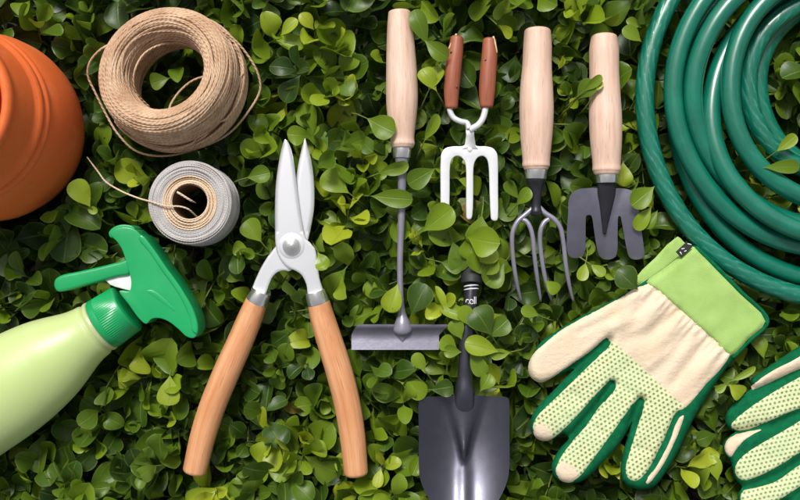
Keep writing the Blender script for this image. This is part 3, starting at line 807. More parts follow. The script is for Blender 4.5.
# loops from the inside out: centre px, radius px, height at top / bottom of the picture, braid
loops = [(846, 84, 88, -.024, -.028, .6), (838, 86, 90, -.006, -.014, 1.0), (847, 88, 118, .016, .014, 0.15), (838, 109, 127, -.014, .022, .05), (826, 94, 132, .020, .000, .05),
         (828, 92, 155, .014, .000, .08), (849, 110, 173, -.014, -.014, .08), (846, 101, 201, -.008, -.002, 1.0)]
hp = []; hb = []
STEP = 96
nl = len(loops)
for i, (cx, cy, R, zt, zb, brd) in enumerate(loops):
    nx_ = loops[min(i + 1, nl - 1)]
    for k in range(STEP):
        th = 2 * math.pi * k / STEP            # starts on the right, runs over the top, left, bottom
        # blend to the next loop over the last 50 degrees and from the previous over the first
        f = max(0.0, (th - math.radians(318)) / math.radians(42)) * .5
        g0 = max(0.0, 1 - th / math.radians(42)) * .5
        pv = loops[max(i - 1, 0)]
        def bl(idx):
            a = loops[i][idx]; return a + (nx_[idx] - a) * (f * f * 2) + (pv[idx] - a) * (g0 * g0 * 2)
        x = bl(0) + bl(2) * math.cos(th); y = bl(1) - bl(2) * math.sin(th)
        zz = (bl(3) + bl(4)) / 2 + (bl(3) - bl(4)) / 2 * math.sin(th) + .0012 * math.sin(3 * th + i * 1.7)
        rr_ = .8 * math.sin(2 * th + i * 2.1) + .6 * math.sin(5 * th + i)
        hp.append(np.array(W(x + rr_ * math.cos(th), y - rr_ * math.sin(th), zz))); hb.append(bl(5))
hp = np.array(hp); hb = np.array(hb)
hr = np.full(len(hp), .0094)
V, F, L = tube_data(hp, hr, 20, True)
mesh_obj('tube', V, F, M['hose'], hz_, attrs={'lc': L, 'braid': np.repeat(hb, 20)})
e0, d0 = hp[-1], hp[-1] - hp[-3]; d0 = d0 / np.linalg.norm(d0)
tube('end_fitting', [e0 - d0 * .012, e0 - d0 * .0119, e0 + d0 * .006, e0 + d0 * .0061, e0 + d0 * .020, e0 + d0 * .0201], [.0096, .0108, .0108, .0128, .0128, .008], M['ferrule'], hz_, 24, sharp=40)

# ------------------------------------------------------------------ gloves
def noise2(p, f, seed):
    r = np.random.default_rng(seed); out = np.zeros(len(p))
    for _ in range(7):
        k = r.normal(0, f, 2); out += np.sin(p @ k + r.uniform(0, 6.28))
    return out / 7
def make_glove(folds, label, base, S, palm, extra, cuff, cuff_back, trim, crotch, dotpoly, nodots, ang, z0, seam, tag=None, H=.0084):
    gl = thing('glove', label, 'glove', base, 'pair of gardening gloves')
    Sc = catmull(S, 3, True)
    ca_, sa_ = math.cos(ang), math.sin(ang)
    def gco(p):
        q = p - np.array(base_px); return np.stack([q[:, 0] * ca_ + q[:, 1] * sa_, -q[:, 0] * sa_ + q[:, 1] * ca_, np.zeros(len(q))], -1)
    def body_z(p):
        d = seg_dist(p, Sc); d = np.where(inside(p, Sc), d, 0)
        t_ = np.clip(d / 9.0, 0, 1)
        z = H * np.sqrt(np.clip(1 - (1 - t_) ** 2, 0, 1))
        for line, dep, wd in crotch:
            dd = seg_dist(p, line, False); z = z - dep * np.exp(-(dd / wd) ** 2)
        z = np.maximum(z, 0.0)
        for line, hg, wd in folds: z = z + hg * np.exp(-(seg_dist(p, line, False) / wd) ** 2) * t_
        z = z + .0022 * noise2(p, .06, 5) * t_ + .0008 * noise2(p, .16, 6) * t_
        if seam is not None:
            ds = seg_dist(p, seam, False)
            e = np.array(seam[-1]) - np.array(seam[0]); e = e / np.linalg.norm(e)
            s = (p - np.array(seam[0])) @ e
            nrm_ = np.array((e[1], -e[0])); sdw = np.where(((p - np.array(seam[0])) @ nrm_) > 0, .12, 1.0)
            z = z + sdw * .0017 * np.sin(s * .82 + 1.3 * np.sin(s * .21)) * np.exp(-(ds / 13) ** 2) * t_ - .0014 * np.exp(-(ds / 3.0) ** 2) * t_
            z = z + sdw * .0022 * np.sin(s * .26 + .8) * np.exp(-((ds - 22) / 22) ** 2) * t_
        return z0 + z
    base_px = np.mean(Sc, 0)
    sheet('gusset', S, 2.6, body_z, M['dark_green_cloth'], gl, bottom=lambda p: np.full(len(p), z0 - .0012), n=3, attrf=lambda p: {'gco': gco(p)})
    def panel(name, out, mat, off=.0016, sp=2.2, dots=False, edge=2.0, n=3, base0=-.0004, grow=0.0):
        oc = catmull(out, n, True)
        if grow:
            tg = np.roll(oc, -1, 0) - np.roll(oc, 1, 0); tg /= np.linalg.norm(tg, axis=1)[:, None] + 1e-9
            nm = np.stack([tg[:, 1], -tg[:, 0]], -1)
            if inside(oc + nm * .05, oc).mean() > .5: nm = -nm
            far = (seg_dist(oc, seam, False) > 8)[:, None]
            oc = oc + nm * grow * far
            n = 1; out = oc
        def zf(p):
            d = seg_dist(p, oc); k = np.clip(d / edge, 0, 1)
            return body_z(p) + base0 + (off - base0) * np.sqrt(np.clip(1 - (1 - k) ** 2, 0, 1))
        def at(p):
            dm = np.zeros(len(p))
            if dots:
                ds_ = seg_dist(p, dotpoly); ins = inside(p, dotpoly)
                dm = np.clip(np.where(ins, ds_, -ds_) / 3.0 + .5, 0, 1)
                for (x, y, r) in nodots: dm *= np.clip((np.hypot(p[:, 0] - x, p[:, 1] - y) - r) / 2.0 + .5, 0, 1)
            return {'gco': gco(p), 'dots': dm}
        return sheet(name, out, sp, zf, mat, gl, bottom=None, n=n, attrf=at)
    panel('palm_panel', palm, M['glove_cotton'], dots=True, grow=1.7)
    for e in extra: panel('finger_panel', e, M['glove_cotton'], .0012, 1.6, edge=1.5, dots=False)
    panel('cuff', cuff, M['knit_lime'], .0026, 2.6, base0=.0002)
    if cuff_back: sheet('cuff_back', cuff_back, 5, lambda p: np.full(len(p), z0 - .0022), M['knit_lime'], gl, bottom=.0022, n=2, attrf=lambda p: {'gco': gco(p)})
    if trim is not None:
        tp = catmull(trim, 6); zz = body_z(tp)
        tube('trim', [W(a, b, z + .0002) for (a, b), z in zip(tp, zz)], .0021, M['dark_green_cloth'], gl, 10)
    if tag: tag(gl, body_z)
    return gl

S1 = [(645, 281), (622, 295), (601, 306), (578, 318), (558, 330), (541, 342), (532, 355), (528.5, 367), (532, 377.5), (540, 382), (549, 380), (562, 374), (575, 368.5), (566, 377), (553, 391), (540, 404), (532, 416), (530, 427), (535, 437), (545, 440.5), (555, 438.5), (563, 434), (569, 438), (562, 446), (554, 458), (551.5, 469), (556, 478.5), (567, 483), (580, 482), (592, 473.5), (605, 460), (618, 446), (628, 430), (632.5, 421), (629.5, 431), (623.5, 451), (620.5, 470), (623, 481), (631, 487.5), (643, 489.5), (655, 486), (667, 470), (678, 452), (688, 430), (698, 411), (708, 395), (720, 377), (732, 361.5), (748, 345), (764, 329), (769, 322), (764, 313), (740, 288), (716, 264), (698, 246.5), (691.5, 246), (680, 255), (662, 269)]
palm1 = [(648, 283), (625, 297), (603, 309), (580, 321), (560, 333), (544, 346), (534, 356), (529.8, 367), (532.8, 376.8), (540.5, 381), (549, 377.5), (572, 362), (590, 350), (601, 340), (607, 336.5), (612, 344), (600, 357), (583, 373.5), (560, 396), (543, 412), (536, 421), (534.5, 429), (537.5, 437), (547, 439.3), (556, 434), (571, 420), (588, 401), (602, 386), (610.5, 378.5), (616.5, 382), (616.5, 389), (608, 400), (600, 408), (588, 426), (573, 443), (561, 460), (557, 471), (561.5, 479), (570, 481), (579, 475), (590, 461), (601, 446), (614, 428), (626, 411), (635, 400), (640.5, 396.5), (645.5, 400), (644, 411), (637.5, 432), (630.5, 454), (627, 470), (629.5, 477.5), (636, 479.5), (644, 473), (655, 455), (664, 436), (672, 417), (677, 410), (684, 407), (706, 382), (732, 351.5), (717, 339), (701, 325.5), (687, 313), (673, 301.5), (661, 289)]
extra1 = [[(678.5, 418), (669, 442), (657, 465), (645.5, 482), (647.5, 484.5), (653.5, 479), (664.5, 463), (673.5, 445), (681, 427), (684, 415)]]
cuff1 = [(646.5, 282), (660, 271), (676, 259), (692.5, 246.5), (699, 252), (716, 269.5), (740, 294), (765.5, 321.5), (748, 339), (731, 355.5), (716, 342.5), (700, 328.5), (686, 315.5), (672, 303.5), (659, 292)]
cb1 = [(635, 285), (634.5, 279), (655, 258), (677.5, 236.5), (683, 241), (700, 258), (735, 300), (725, 340), (690, 310), (650, 287)]
trim1 = [(696, 247.5), (716, 266.5), (741, 292), (767.5, 321), (750, 340), (732.5, 357.5)]
def tag1(gl, bz):
    o = plate('cuff_tag', [(676, 252), (687, 241.5), (692.5, 247), (681.5, 257.5)], z1 + .0105, .0018, .0004, M['tag_black'], gl, 1, smooth_pts=False)
    for pts in ([(687.5, 243.6), (691.5, 244.8)], [(680, 251.8), (681.8, 254.6)], [(681.4, 249.0), (684.6, 248.4)], [(684.2, 251.6), (686.4, 250.6)]):
        tube('tag_mark', [W(a, b, z1 + .0125) for a, b in pts], .0006, M['print_white'], o, 6)
z1 = .002
make_glove([([(664, 300), (640, 316), (612, 328)], .0024, 5), ([(676, 312), (650, 332), (628, 340)], -.0020, 6), ([(690, 326), (668, 352), (650, 366)], .0022, 5), ([(704, 338), (690, 362), (672, 384)], -.0018, 5), ([(640, 300), (610, 318), (580, 332)], -.0016, 4), ([(572, 392), (582, 402)], -.0014, 3), ([(590, 424), (604, 434)], -.0014, 3), ([(560, 404), (570, 413)], .0010, 3), ([(632, 446), (650, 452)], -.0012, 3), ([(620, 385), (650, 405)], -.0014, 5)], 'cream and green cotton glove with dotted fingers and whole lime cuff showing', W(640, 380, z1 - .002), S1, palm1, extra1, cuff1, cb1, trim1,
           [([(609, 340), (590, 356), (573, 370)], .0085, 4.2), ([(613, 383), (592, 412), (568, 439)], .0085, 3.8), ([(641, 400), (636, 412), (632, 424)], .0085, 4.2), ([(677, 414), (665, 440), (648, 474)], .0035, 3.0)],
           [(613, 341), (650, 375), (690, 412), (684, 450), (660, 500), (520, 500), (520, 428), (538, 405), (606, 344)], [(541, 435, 11), (564, 478, 15)], math.radians(-38), z1,
           [(646, 282), (672, 304), (700, 329), (731, 356)], tag1)

S2 = [(842, 318), (820, 333), (800, 345.5), (778, 360), (760, 372.5), (750, 381), (752, 387), (745, 394), (733, 404), (726.5, 413), (725.5, 423), (731, 430), (736, 431), (727, 438), (722.5, 446), (724.5, 455), (730, 460.5), (732.5, 470), (736, 480), (742, 487), (738, 494), (739, 503), (746, 511), (758, 513), (772, 508), (784, 503), (780, 512), (782, 522), (792, 527), (808, 523), (832, 508), (856, 490), (880, 468), (900, 446), (925, 425), (952, 404), (935, 384), (905, 350), (882, 322), (870, 308), (858, 308)]
palm2 = [(849, 320), (822, 338), (800, 358), (775, 371), (756, 384), (752, 388.5), (766, 383), (783, 375), (795, 369.5), (802, 368), (806, 374), (790, 384), (770, 396), (752, 408), (738, 419), (732.5, 426), (737, 429), (748, 428), (768, 420), (786, 412), (800, 407), (810, 408), (808, 416), (796, 425), (780, 434.5), (760, 446), (744, 457), (737, 466), (737.5, 475), (744, 479), (754, 476.5), (768, 470), (784, 461), (800, 451), (812, 450), (812, 458), (796, 469), (776, 483), (756, 489), (744, 492), (742, 500), (748, 507), (758, 508), (774, 501), (792, 490), (812, 478), (820, 482), (812, 492), (796, 505), (786, 514), (790, 521), (800, 521), (824, 507), (850, 488), (872, 466), (892, 444), (906, 428), (889, 398), (872, 368), (860, 338)]
extra2 = [[(764, 429), (748, 431), (734, 435), (726.5, 441), (724.5, 448), (727, 455), (731, 457), (736, 450), (744, 441), (754, 434)]]
cuff2 = [(851, 319), (861, 310), (870, 311), (890, 334), (915, 364), (948, 403), (926, 422), (904, 438), (890, 408), (872, 374), (860, 342)]
make_glove([([(760, 410), (766, 420)], -.0014, 3), ([(764, 448), (772, 464)], -.0014, 3), ([(800, 385), (830, 430)], -.0018, 6), ([(850, 345), (830, 380)], .0022, 5), ([(870, 390), (840, 420)], .0020, 6)], 'cream and green dotted glove cut off at the lower right corner', W(800, 440, z1 - .002), S2, palm2, extra2, cuff2, None, None,
           [([(800, 371), (775, 383), (748, 392)], .0065, 5.0), ([(806, 411), (775, 424), (738, 433)], .0062, 4.5), ([(810, 454), (780, 474), (745, 488)], .0065, 5.0), ([(816, 481), (798, 495), (784, 506)], .006, 5.0)],
           [(803, 369), (850, 400), (870, 440), (850, 500), (790, 530), (715, 530), (715, 400), (745, 402), (790, 376)], [], math.radians(-12), z1,
           [(855, 318), (872, 372), (903, 436)])

# ------------------------------------------------------------------ hedge
bpy.context.view_layer.update()
XR, YR = (-.62, .62), (-.44, .44)
CS = .0025
nx_, ny_ = int((XR[1] - XR[0]) / CS), int((YR[1] - YR[0]) / CS)
BOT = np.full((nx_, ny_), 9.0); TOP = np.full((nx_, ny_), -9.0)
for ob in list(COL.objects):
    if ob.type != 'MESH' or ob.name in ('ground',) or ob.get('buried'): continue
    off = np.array(ORG[ob.name]); me = ob.data
    v = np.empty(len(me.vertices) * 3); me.vertices.foreach_get('co', v); v = v.reshape(-1, 3) + off
    me.calc_loop_triangles()
    tri = np.empty(len(me.loop_triangles) * 3, dtype=np.int32); me.loop_triangles.foreach_get('vertices', tri); tri = tri.reshape(-1, 3)
    P = v[tri]
    # sample every triangle finely enough for the grid
    el = np.max(np.linalg.norm(P - np.roll(P, 1, 1), axis=2), axis=1)
    for lo, hi, k in ((0, CS * .9, 1), (CS * .9, CS * 4, 5), (CS * 4, CS * 14, 16), (CS * 14, 9, 60)):
        s = P[(el > lo) & (el <= hi)]
        if not len(s): continue
        if k == 1: pts = np.concatenate([s.reshape(-1, 3), s.mean(1)])
        else:
            bc = np.array([(i / k, j / k, 1 - i / k - j / k) for i in range(k + 1) for j in range(k + 1 - i)])
            pts = np.einsum('bk,nkc->nbc', bc, s).reshape(-1, 3)
        ix = ((pts[:, 0] - XR[0]) / CS).astype(int); iy = ((pts[:, 1] - YR[0]) / CS).astype(int)
        ok = (ix >= 0) & (ix < nx_) & (iy >= 0) & (iy < ny_)
        np.minimum.at(BOT, (ix[ok], iy[ok]), pts[ok, 2]); np.maximum.at(TOP, (ix[ok], iy[ok]), pts[ok, 2])
def dil(A, fn, n=1):
    for _ in range(n):
        B = A.copy()
        for dx, dy in ((1, 0), (-1, 0), (0, 1), (0, -1)):
            B = fn(B, np.roll(np.roll(A, dx, 0), dy, 1))
        A = B
    return A
BOT1 = dil(BOT, np.minimum, 1); TOP1 = TOP
BOT4 = dil(BOT, np.minimum, 5)
def look(A, x, y):
    ix = np.clip(((x - XR[0]) / CS).astype(int), 0, nx_ - 1); iy = np.clip(((y - YR[0]) / CS).astype(int), 0, ny_ - 1)
    return A[ix, iy]

# leaf shape: rows along the blade, five points across
ROWS = np.array([.06, .14, .25, .37, .50, .63, .75, .85, .93, .98])
US = np.array([-1, 0, 1.0])
NR = len(ROWS)
HW = np.array([.06, .19, .44, .70, .89, .99, 1.0, .90, .69, .40])
def leaf_uv():
    pts = [(0.0, 0.0, 0.0, 0.0)]
    for v, h in zip(ROWS, HW):
        for u in US: pts.append((u * h, v, u, abs(u)))
    pts.append((0.0, 1.0, 0.0, 1.0))
    return np.array(pts)
LUV = leaf_uv(); NV = len(LUV)
LF = []
for k in range(2): LF.append((0, 2 + k, 1 + k))
for q in range(NR - 1):
    a = 1 + q * 3; b = a + 3
    for k in range(2): LF += [(a + k, a + k + 1, b + k + 1), (a + k, b + k + 1, b + k)]
a = 1 + (NR - 1) * 3
for k in range(2): LF.append((a + k, a + k + 1, NV - 1))
LF = np.array(LF)
def leaf_local(Ln, Wd, cup, bend, twist, wav):
    """arrays of n -> (n, NV, 3) local points: x across, y along, z up"""
    v = LUV[:, 1][None]; ex = (A['W'] / A['L'] - .6)[:, None]
    hu = LUV[:, 0][None] * (1 + (v - .6) * ex * 1.2)
    x = hu * Wd[:, None] * .5
    y = v * Ln[:, None]
    z = cup[:, None] * np.abs(hu) ** 1.6 * Wd[:, None] * .5 - bend[:, None] * (v ** 2) * Ln[:, None]
    z = z + twist[:, None] * hu * (v - .4) * Wd[:, None] * .5 + wav[:, None] * np.sin(v * 9 + hu * 2.0) * np.abs(hu) * Wd[:, None] * .1
    y = y - np.abs(bend[:, None]) * .35 * v ** 3 * Ln[:, None]
    return np.stack([x, y, z], -1)

def height(x, y):
    h = .010 * np.sin(x * 37 + 1.0) * np.sin(y * 41 + .4) + .008 * np.sin(x * 83 + y * 45 + 2.0) + .006 * np.sin(x * 22 - y * 90)
    return h - .003
LB = {k: [] for k in ('p', 'd', 'n', 'L', 'W', 'cup', 'bend', 'tw', 'wav', 'tint')}
stems = []
def add_leaf(p, d, n, L, Wd, cup, bend, tw, wav, tint):
    for k, v in zip(('p', 'd', 'n', 'L', 'W', 'cup', 'bend', 'tw', 'wav', 'tint'), (p, d, n, L, Wd, cup, bend, tw, wav, tint)): LB[k].append(v)

def sprig(x, y, htop, size, tint0, nn, tilt=.60):
    az = random.uniform(0, 6.28); tl = abs(random.gauss(0, tilt))
    axis = Vector((math.sin(tl) * math.cos(az), math.sin(tl) * math.sin(az), math.cos(tl)))
    top = Vector((x, y, htop)); a0 = random.uniform(0, 6.28)
    side = axis.orthogonal().normalized(); sid2 = axis.cross(side)
    pos = 0.0
    for k in range(nn):
        f = k / max(1, nn - 1)
        L0 = size * (.58 + .47 * min(1, (k + .3) / 2.2)) * random.uniform(.85, 1.15)
        el = math.radians(random.gauss(58 - 48 * min(1, (k + .2) / 2.5), 11))
        for j in range(2):
            if k > 1 and random.random() < .10: continue
            a = a0 + k * math.pi / 2 + j * math.pi + random.gauss(0, .22)
            rad = side * math.cos(a) + sid2 * math.sin(a)
            e2 = el + random.gauss(0, .24)
            d = (rad * math.cos(e2) + axis * math.sin(e2)).normalized()
            n = (axis * math.cos(e2) - rad * math.sin(e2)).normalized()
            roll_ = random.gauss(0, .42)
            sd = d.cross(n); n = (n * math.cos(roll_) + sd * math.sin(roll_)).normalized()
            p = top - axis * pos + rad * .0008
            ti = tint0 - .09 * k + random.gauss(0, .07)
            if random.random() < .002: ti = 1.5
            LL = L0 * random.uniform(.9, 1.1)
            add_leaf(tuple(p), tuple(d), tuple(n), LL, LL * random.uniform(.52, .76), random.uniform(.20, 1.05), random.gauss(.10, .22), random.gauss(0, .35), random.gauss(0, .6), ti)
        pos += size * random.uniform(.20, .36)
    stems.append((top - axis * .001, top - axis * (pos * .6) , top - axis * pos + Vector((0, 0, -.004)), top - axis * pos * 1.0 + Vector((random.gauss(0, .012), random.gauss(0, .012), -.05))))

def jgrid(sp, jit):
    out = []
    nxx = int((XR[1] - XR[0]) / sp); nyy = int((YR[1] - YR[0]) / sp)
    for i in range(nxx + 1):
        for j in range(nyy + 1):
            out.append((XR[0] + (i + .5 * (j % 2)) * sp + random.gauss(0, sp * jit), YR[0] + j * sp + random.gauss(0, sp * jit)))
    return out
def cover(x, y): return float(look(BOT4, np.array([x]), np.array([y]))[0])
for (x, y) in jgrid(.0345, .36):
    h = float(height(np.array(x), np.array(y))) + random.gauss(0, .009)
    b = cover(x, y)
    if b < 5: h = min(h, b - .010 + random.gauss(0, .003))
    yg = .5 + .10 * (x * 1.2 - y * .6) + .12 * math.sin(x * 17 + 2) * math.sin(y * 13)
    sprig(x, y, h, random.uniform(.031, .046), yg + random.gauss(.15, .20), random.choice((3, 4, 4, 5)))
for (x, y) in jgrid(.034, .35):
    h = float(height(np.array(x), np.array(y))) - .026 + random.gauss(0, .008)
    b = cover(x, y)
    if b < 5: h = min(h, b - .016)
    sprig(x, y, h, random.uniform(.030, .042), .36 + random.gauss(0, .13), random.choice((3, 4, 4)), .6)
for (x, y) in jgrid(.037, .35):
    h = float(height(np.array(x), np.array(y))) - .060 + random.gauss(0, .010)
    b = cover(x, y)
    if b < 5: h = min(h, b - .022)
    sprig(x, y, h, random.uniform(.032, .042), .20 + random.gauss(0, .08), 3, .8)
n_auto = len(LB['p'])

# single leaves that show clearly in the photograph: base px, tip px, width ratio, tint, z base, z tip, roll
HAND = [
 ((91, 208), (71, 178), .66, .86, .030, .040, .2), ((86, 208), (98, 212), .6, .8, .026, .030, 0),
 ((428, 46), (411, 6), .46, .55, .012, .022, -.2), ((424, 40), (450, 60), .55, .62, .020, .026, .2),
 ((437, 92), (420, 66), .62, .88, .010, .014, .1), ((428, 92), (441, 64), .60, .86, .010, .012, -.3),
 ((366, 118), (397, 134), .70, .62, .012, .022, .1), ((377, 174), (411, 163), .42, .66, .010, .013, .3), ((436, 168), (405, 186), .62, .55, .012, .014, -.1),
 ((370, 196), (416, 200), .44, .62, .008, .013, .1), ((422, 232), (455, 206), .66, .74, .012, .018, 0), ((424, 142), (438, 112), .42, .8, .008, .014, .4),
 ((398, 283), (388, 315), .66, .88, .006, .012, .1), ((411, 316), (427, 281), .72, .28, .004, .010, -.1),
 ((516, 206), (531, 187), .60, .72, .008, .016, .2), ((655, 186), (630, 207), .66, .66, .014, .018, .1), ((652, 206), (634, 232), .50, .82, .012, .012, .2), ((658, 210), (644, 230), .5, .6, .010, .010, .2),
 ((477, 322), (436, 304), .36, .82, .012, .014, .2), ((474, 328), (460, 305), .62, .76, .013, .015, .0), ((462, 340), (452, 318), .7, .66, .011, .012, .0), ((492, 336), (472, 304), .80, .34, .010, .013, .0), ((500, 352), (462, 342), .56, .86, .014, .015, .15), ((458, 350), (439, 338), .8, .74, .008, .009, 0),
 ((447, 318), (437, 282), .25, .9, .006, .010, .5), ((448, 318), (457, 300), .2, .86, .006, .008, 0), ((540, 316), (520, 308), .6, .7, .004, .006, 0),
 ((487, 338), (510, 318), .7, .5, .008, .012, 0), ((430, 390), (455, 386), .75, .3, .014, .017, 0), ((400, 382), (430, 396), .62, .80, .012, .017, 0), ((470, 350), (485, 378), .56, .62, .012, .014, 0), ((480, 392), (492, 372), .7, .70, .012, .014, .1), ((512, 352), (488, 356), .5, .76, .010, .013, 0),
 ((426, 372), (413, 352), .6, .74, .010, .012, 0), ((462, 352), (442, 350), .7, .66, .010, .012, 0),
 ((576, 100), (595, 79), .66, .56, .012, .026, 0), ((583, 92), (603, 74), .40, .68, .020, .026, .2), ((596, 92), (603, 80), .5, .95, .024, .026, 0),
 ((728, 384), (746, 398), .80, .93, .014, .017, 0), ((728, 384), (714, 391), .6, .78, .012, .012, 0), ((730, 382), (759, 366), .25, .8, .012, .014, 0), ((718, 482), (712, 453), .50, .84, .008, .012, 0), ((636, 290), (614, 268), .80, .22, .004, .010, 0),
 ((262, 243), (244, 218), .75, .72, .010, .014, 0), ((250, 252), (231, 246), .8, .84, .012, .014, .0), ((246, 178), (272, 172), .7, .6, .010, .014, 0), ((318, 252), (330, 270), .72, .8, .006, .010, 0), ((350, 194), (320, 172), .66, .76, .010, .012, 0),
 ((170, 374), (169, 408), .72, .88, .006, .010, .0), ((586, 262), (580, 282), .6, .86, .004, .010, 0), ((590, 264), (606, 276), .6, .82, .004, .008, 0), ((545, 280), (560, 294), .7, .8, .004, .006, .0), ((642, 28), (626, 18), .5, .7, .006, .010, 0), ((642, 42), (622, 26), .6, .72, .006, .010, .0),
 ((170, 78), (148, 84), .8, .66, .006, .010, 0), ((776, 152), (798, 134), .5, .84, .004, .008, .0), ((752, 170), (796, 168), .35, .6, -.004, -.002, .0), ((214, 94), (206, 72), .6, .2, -.004, .0, 0),
 ((476, 232), (468, 262), .8, .70, .004, .006, 0), ((490, 240), (478, 276), .9, .74, .004, .006, 0), ((452, 240), (462, 274), .62, .55, .003, .004, 0), ((505, 262), (484, 286), .8, .66, .002, .006, 0), ((440, 262), (464, 268), .7, .5, .002, .003, 0), ((482, 214), (476, 248), .8, .66, .006, .007, 0)]
for (b0, t0, wr, ti, zb, zt, ro) in HAND:
    p, q = W(*b0, zb), W(*t0, zt); d = q - p; L = d.length * .94; d.normalize()
    n = Vector((0, 0, 1)); n = (n - d * n.dot(d)).normalized(); sd = d.cross(n)
    n = (n * math.cos(ro) + sd * math.sin(ro)).normalized()
    add_leaf(tuple(p), tuple(d), tuple(n), L, L * wr, random.uniform(.30, .8), random.uniform(-.05, .25), random.gauss(0, .2), random.gauss(0, .4), ti)
    stems.append((p + d * .002, p - d * .010 + Vector((0, 0, -.006)), p - d * .018 + Vector((0, 0, -.022)), p - d * .02 + Vector((0, 0, -.06))))
A = {k: np.array(v, dtype=float) for k, v in LB.items()}
NL = len(A['L'])
loc = leaf_local(A['L'], A['W'], A['cup'], A['bend'], A['tw'], A['wav'])
sdv = np.cross(A['d'], A['n'])
PT = A['p'][:, None, :] + loc[..., 0:1] * sdv[:, None] + loc[..., 1:2] * A['d'][:, None] + loc[..., 2:3] * A['n'][:, None]
# keep leaves out of the things lying on the hedge (they may lie under or lap a little over an edge)
bz = look(BOT1, PT[..., 0], PT[..., 1]); tz = look(TOP1, PT[..., 0], PT[..., 1])
on = bz < 5
hit = on & (PT[..., 2] > bz - .0008) & ~((tz > -5) & (PT[..., 2] > tz + .0012))
over = (tz > -5) & (PT[..., 2] > tz)
keep = (hit.sum(1) == 0) & (over.sum(1) <= 3)
keep &= PT[..., 2].max(1) < .045
is_hand = np.arange(NL) >= n_auto
# hand leaves: lift until clear of what they lap over
for i in np.where(is_hand)[0]:
    t_ = tz[i]; m = t_ > -5
    if m.any():
        need = np.max(np.where(m, t_ + .0015 - PT[i, :, 2], -1))
        if need > 0 and need < .03:
            w_ = np.clip(LUV[:, 1] * 1.5, 0.3, 1) if m[0] == False else np.ones(NV)
            PT[i, :, 2] += need * w_ / max(.3, np.min(w_[m]))
    keep[i] = True
PT = PT[keep]; TI = np.where(A['tint'][keep] > 1.45, 1.5, np.clip(A['tint'][keep], 0.0, 1.0)); HND = is_hand[keep]; NRM = A['n'][keep]; LEN = A['L'][keep]; WID = A['W'][keep]
NK = len(PT)

hedge = thing('boxwood_hedge', 'dense boxwood hedge of small rounded glossy green leaves under all the tools', 'hedge', (0, 0, -.1))
h0 = np.array((0, 0, -.1))
# the leaves that show largest in the picture: in frame, near the top of the canopy, facing up
cen = PT[:, 14]
kx = cen[:, 0] / (1 - cen[:, 2]); ky = cen[:, 1] / (1 - cen[:, 2])
infr = (np.abs(kx) < .392) & (np.abs(ky) < .243)
free = look(TOP, cen[:, 0], cen[:, 1]) < cen[:, 2]
# how much of a leaf is hidden by higher leaves: coarse height map of the canopy
CM = np.full((nx_, ny_), -9.0)
fx = PT[..., 0].ravel(); fy = PT[..., 1].ravel(); fz = PT[..., 2].ravel()
ix = np.clip(((fx - XR[0]) / CS).astype(int), 0, nx_ - 1); iy = np.clip(((fy - YR[0]) / CS).astype(int), 0, ny_ - 1)
np.maximum.at(CM, (ix, iy), fz)
CMd = dil(CM, np.maximum, 1)
visf = (look(CMd, PT[..., 0], PT[..., 1]) < PT[..., 2] + .004).mean(1)
score = visf * LEN * WID * np.clip(NRM[:, 2], .1, 1) * infr * free
score[HND] += .01
pick = np.zeros(NK, bool); pick[np.argsort(-score)[:300]] = True

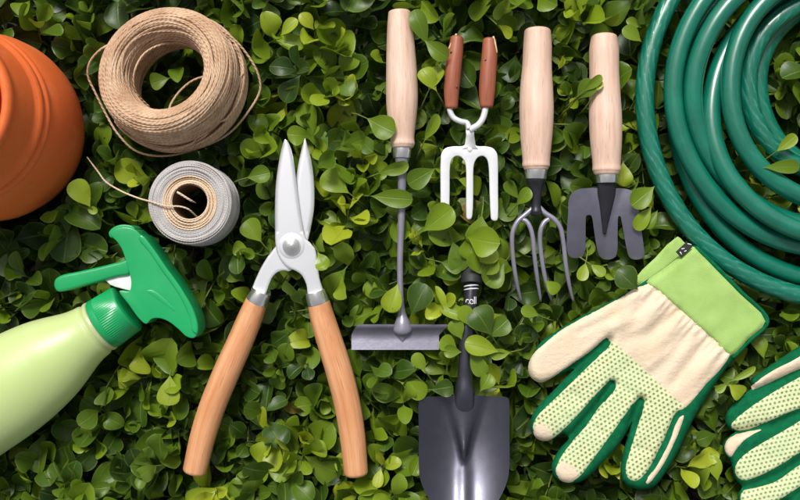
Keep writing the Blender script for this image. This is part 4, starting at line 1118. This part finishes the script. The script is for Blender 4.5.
def leaf_attrs(n, tints):
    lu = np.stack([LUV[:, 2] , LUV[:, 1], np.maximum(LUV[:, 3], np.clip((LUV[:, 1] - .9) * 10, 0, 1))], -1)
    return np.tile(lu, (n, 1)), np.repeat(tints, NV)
def fast_mesh(name, V, tris, mat, attrs):
    me = bpy.data.meshes.new(name)
    me.vertices.add(len(V)); me.vertices.foreach_set('co', V.astype(np.float32).ravel())
    me.loops.add(len(tris) * 3); me.loops.foreach_set('vertex_index', tris.astype(np.int32).ravel())
    me.polygons.add(len(tris)); me.polygons.foreach_set('loop_start', np.arange(0, len(tris) * 3, 3, dtype=np.int32))
    me.polygons.foreach_set('use_smooth', np.ones(len(tris), bool))
    me.update(calc_edges=True); me.validate()
    me.materials.append(mat)
    for k, a_ in attrs.items():
        a_ = np.asarray(a_, dtype=np.float32)
        if a_.ndim == 2: at = me.attributes.new(k, 'FLOAT_VECTOR', 'POINT'); at.data.foreach_set('vector', a_.ravel())
        else: at = me.attributes.new(k, 'FLOAT', 'POINT'); at.data.foreach_set('value', a_.ravel())
    return me
rest = ~pick; nr = int(rest.sum())
lu, tt = leaf_attrs(nr, TI[rest])
tris = (LF[None] + (np.arange(nr) * NV)[:, None, None]).reshape(-1, 3)
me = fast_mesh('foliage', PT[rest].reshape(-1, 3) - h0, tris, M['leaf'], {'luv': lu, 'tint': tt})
fo = bpy.data.objects.new('foliage', me); COL.objects.link(fo); fo.parent = hedge; fo['kind'] = 'stuff'
for i in np.where(pick)[0]:
    base = PT[i, 0]
    lu, tt = leaf_attrs(1, TI[i:i + 1])
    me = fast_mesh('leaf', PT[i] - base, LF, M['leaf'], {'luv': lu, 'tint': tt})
    o = bpy.data.objects.new('leaf', me); COL.objects.link(o); o.parent = hedge; o.location = base - h0

# stems and woody twigs
parts = []
for st in stems:
    bq = [float(look(BOT1, np.array([p.x]), np.array([p.y]))[0]) for p in st]
    tq = [float(look(TOP1, np.array([p.x]), np.array([p.y]))[0]) for p in st]
    if any(b < 5 and p.z > b - .001 and not p.z > t for p, b, t in zip(st, bq, tq)): continue
    parts.append(tube_data([np.array(p) for p in st], [.0006, .0008, .0009, .0011], 5, False))
V, F, L = join_data(parts)
o = mesh_obj('stems', V, F, M['stem'], hedge, attrs={'lc': L}); o['kind'] = 'stuff'
parts = []
for _ in range(420):
    x, y = random.uniform(*XR), random.uniform(*YR); az = random.uniform(0, 6.28); ln = random.uniform(.05, .14)
    p0 = np.array((x, y, -.30)); p1 = np.array((x + math.cos(az) * ln * .5, y + math.sin(az) * ln * .5, -.16)); p2 = np.array((x + math.cos(az) * ln, y + math.sin(az) * ln, random.uniform(-.10, -.05)))
    parts.append(tube_data(catmull([p0, p1, p2], 4), np.linspace(.003, .0012, 9), 6, False))
V, F, L = join_data(parts)
o = mesh_obj('twigs', V, F, M['twig'], hedge, attrs={'lc': L}); o['kind'] = 'stuff'
print('leaves', NK, 'of', NL)
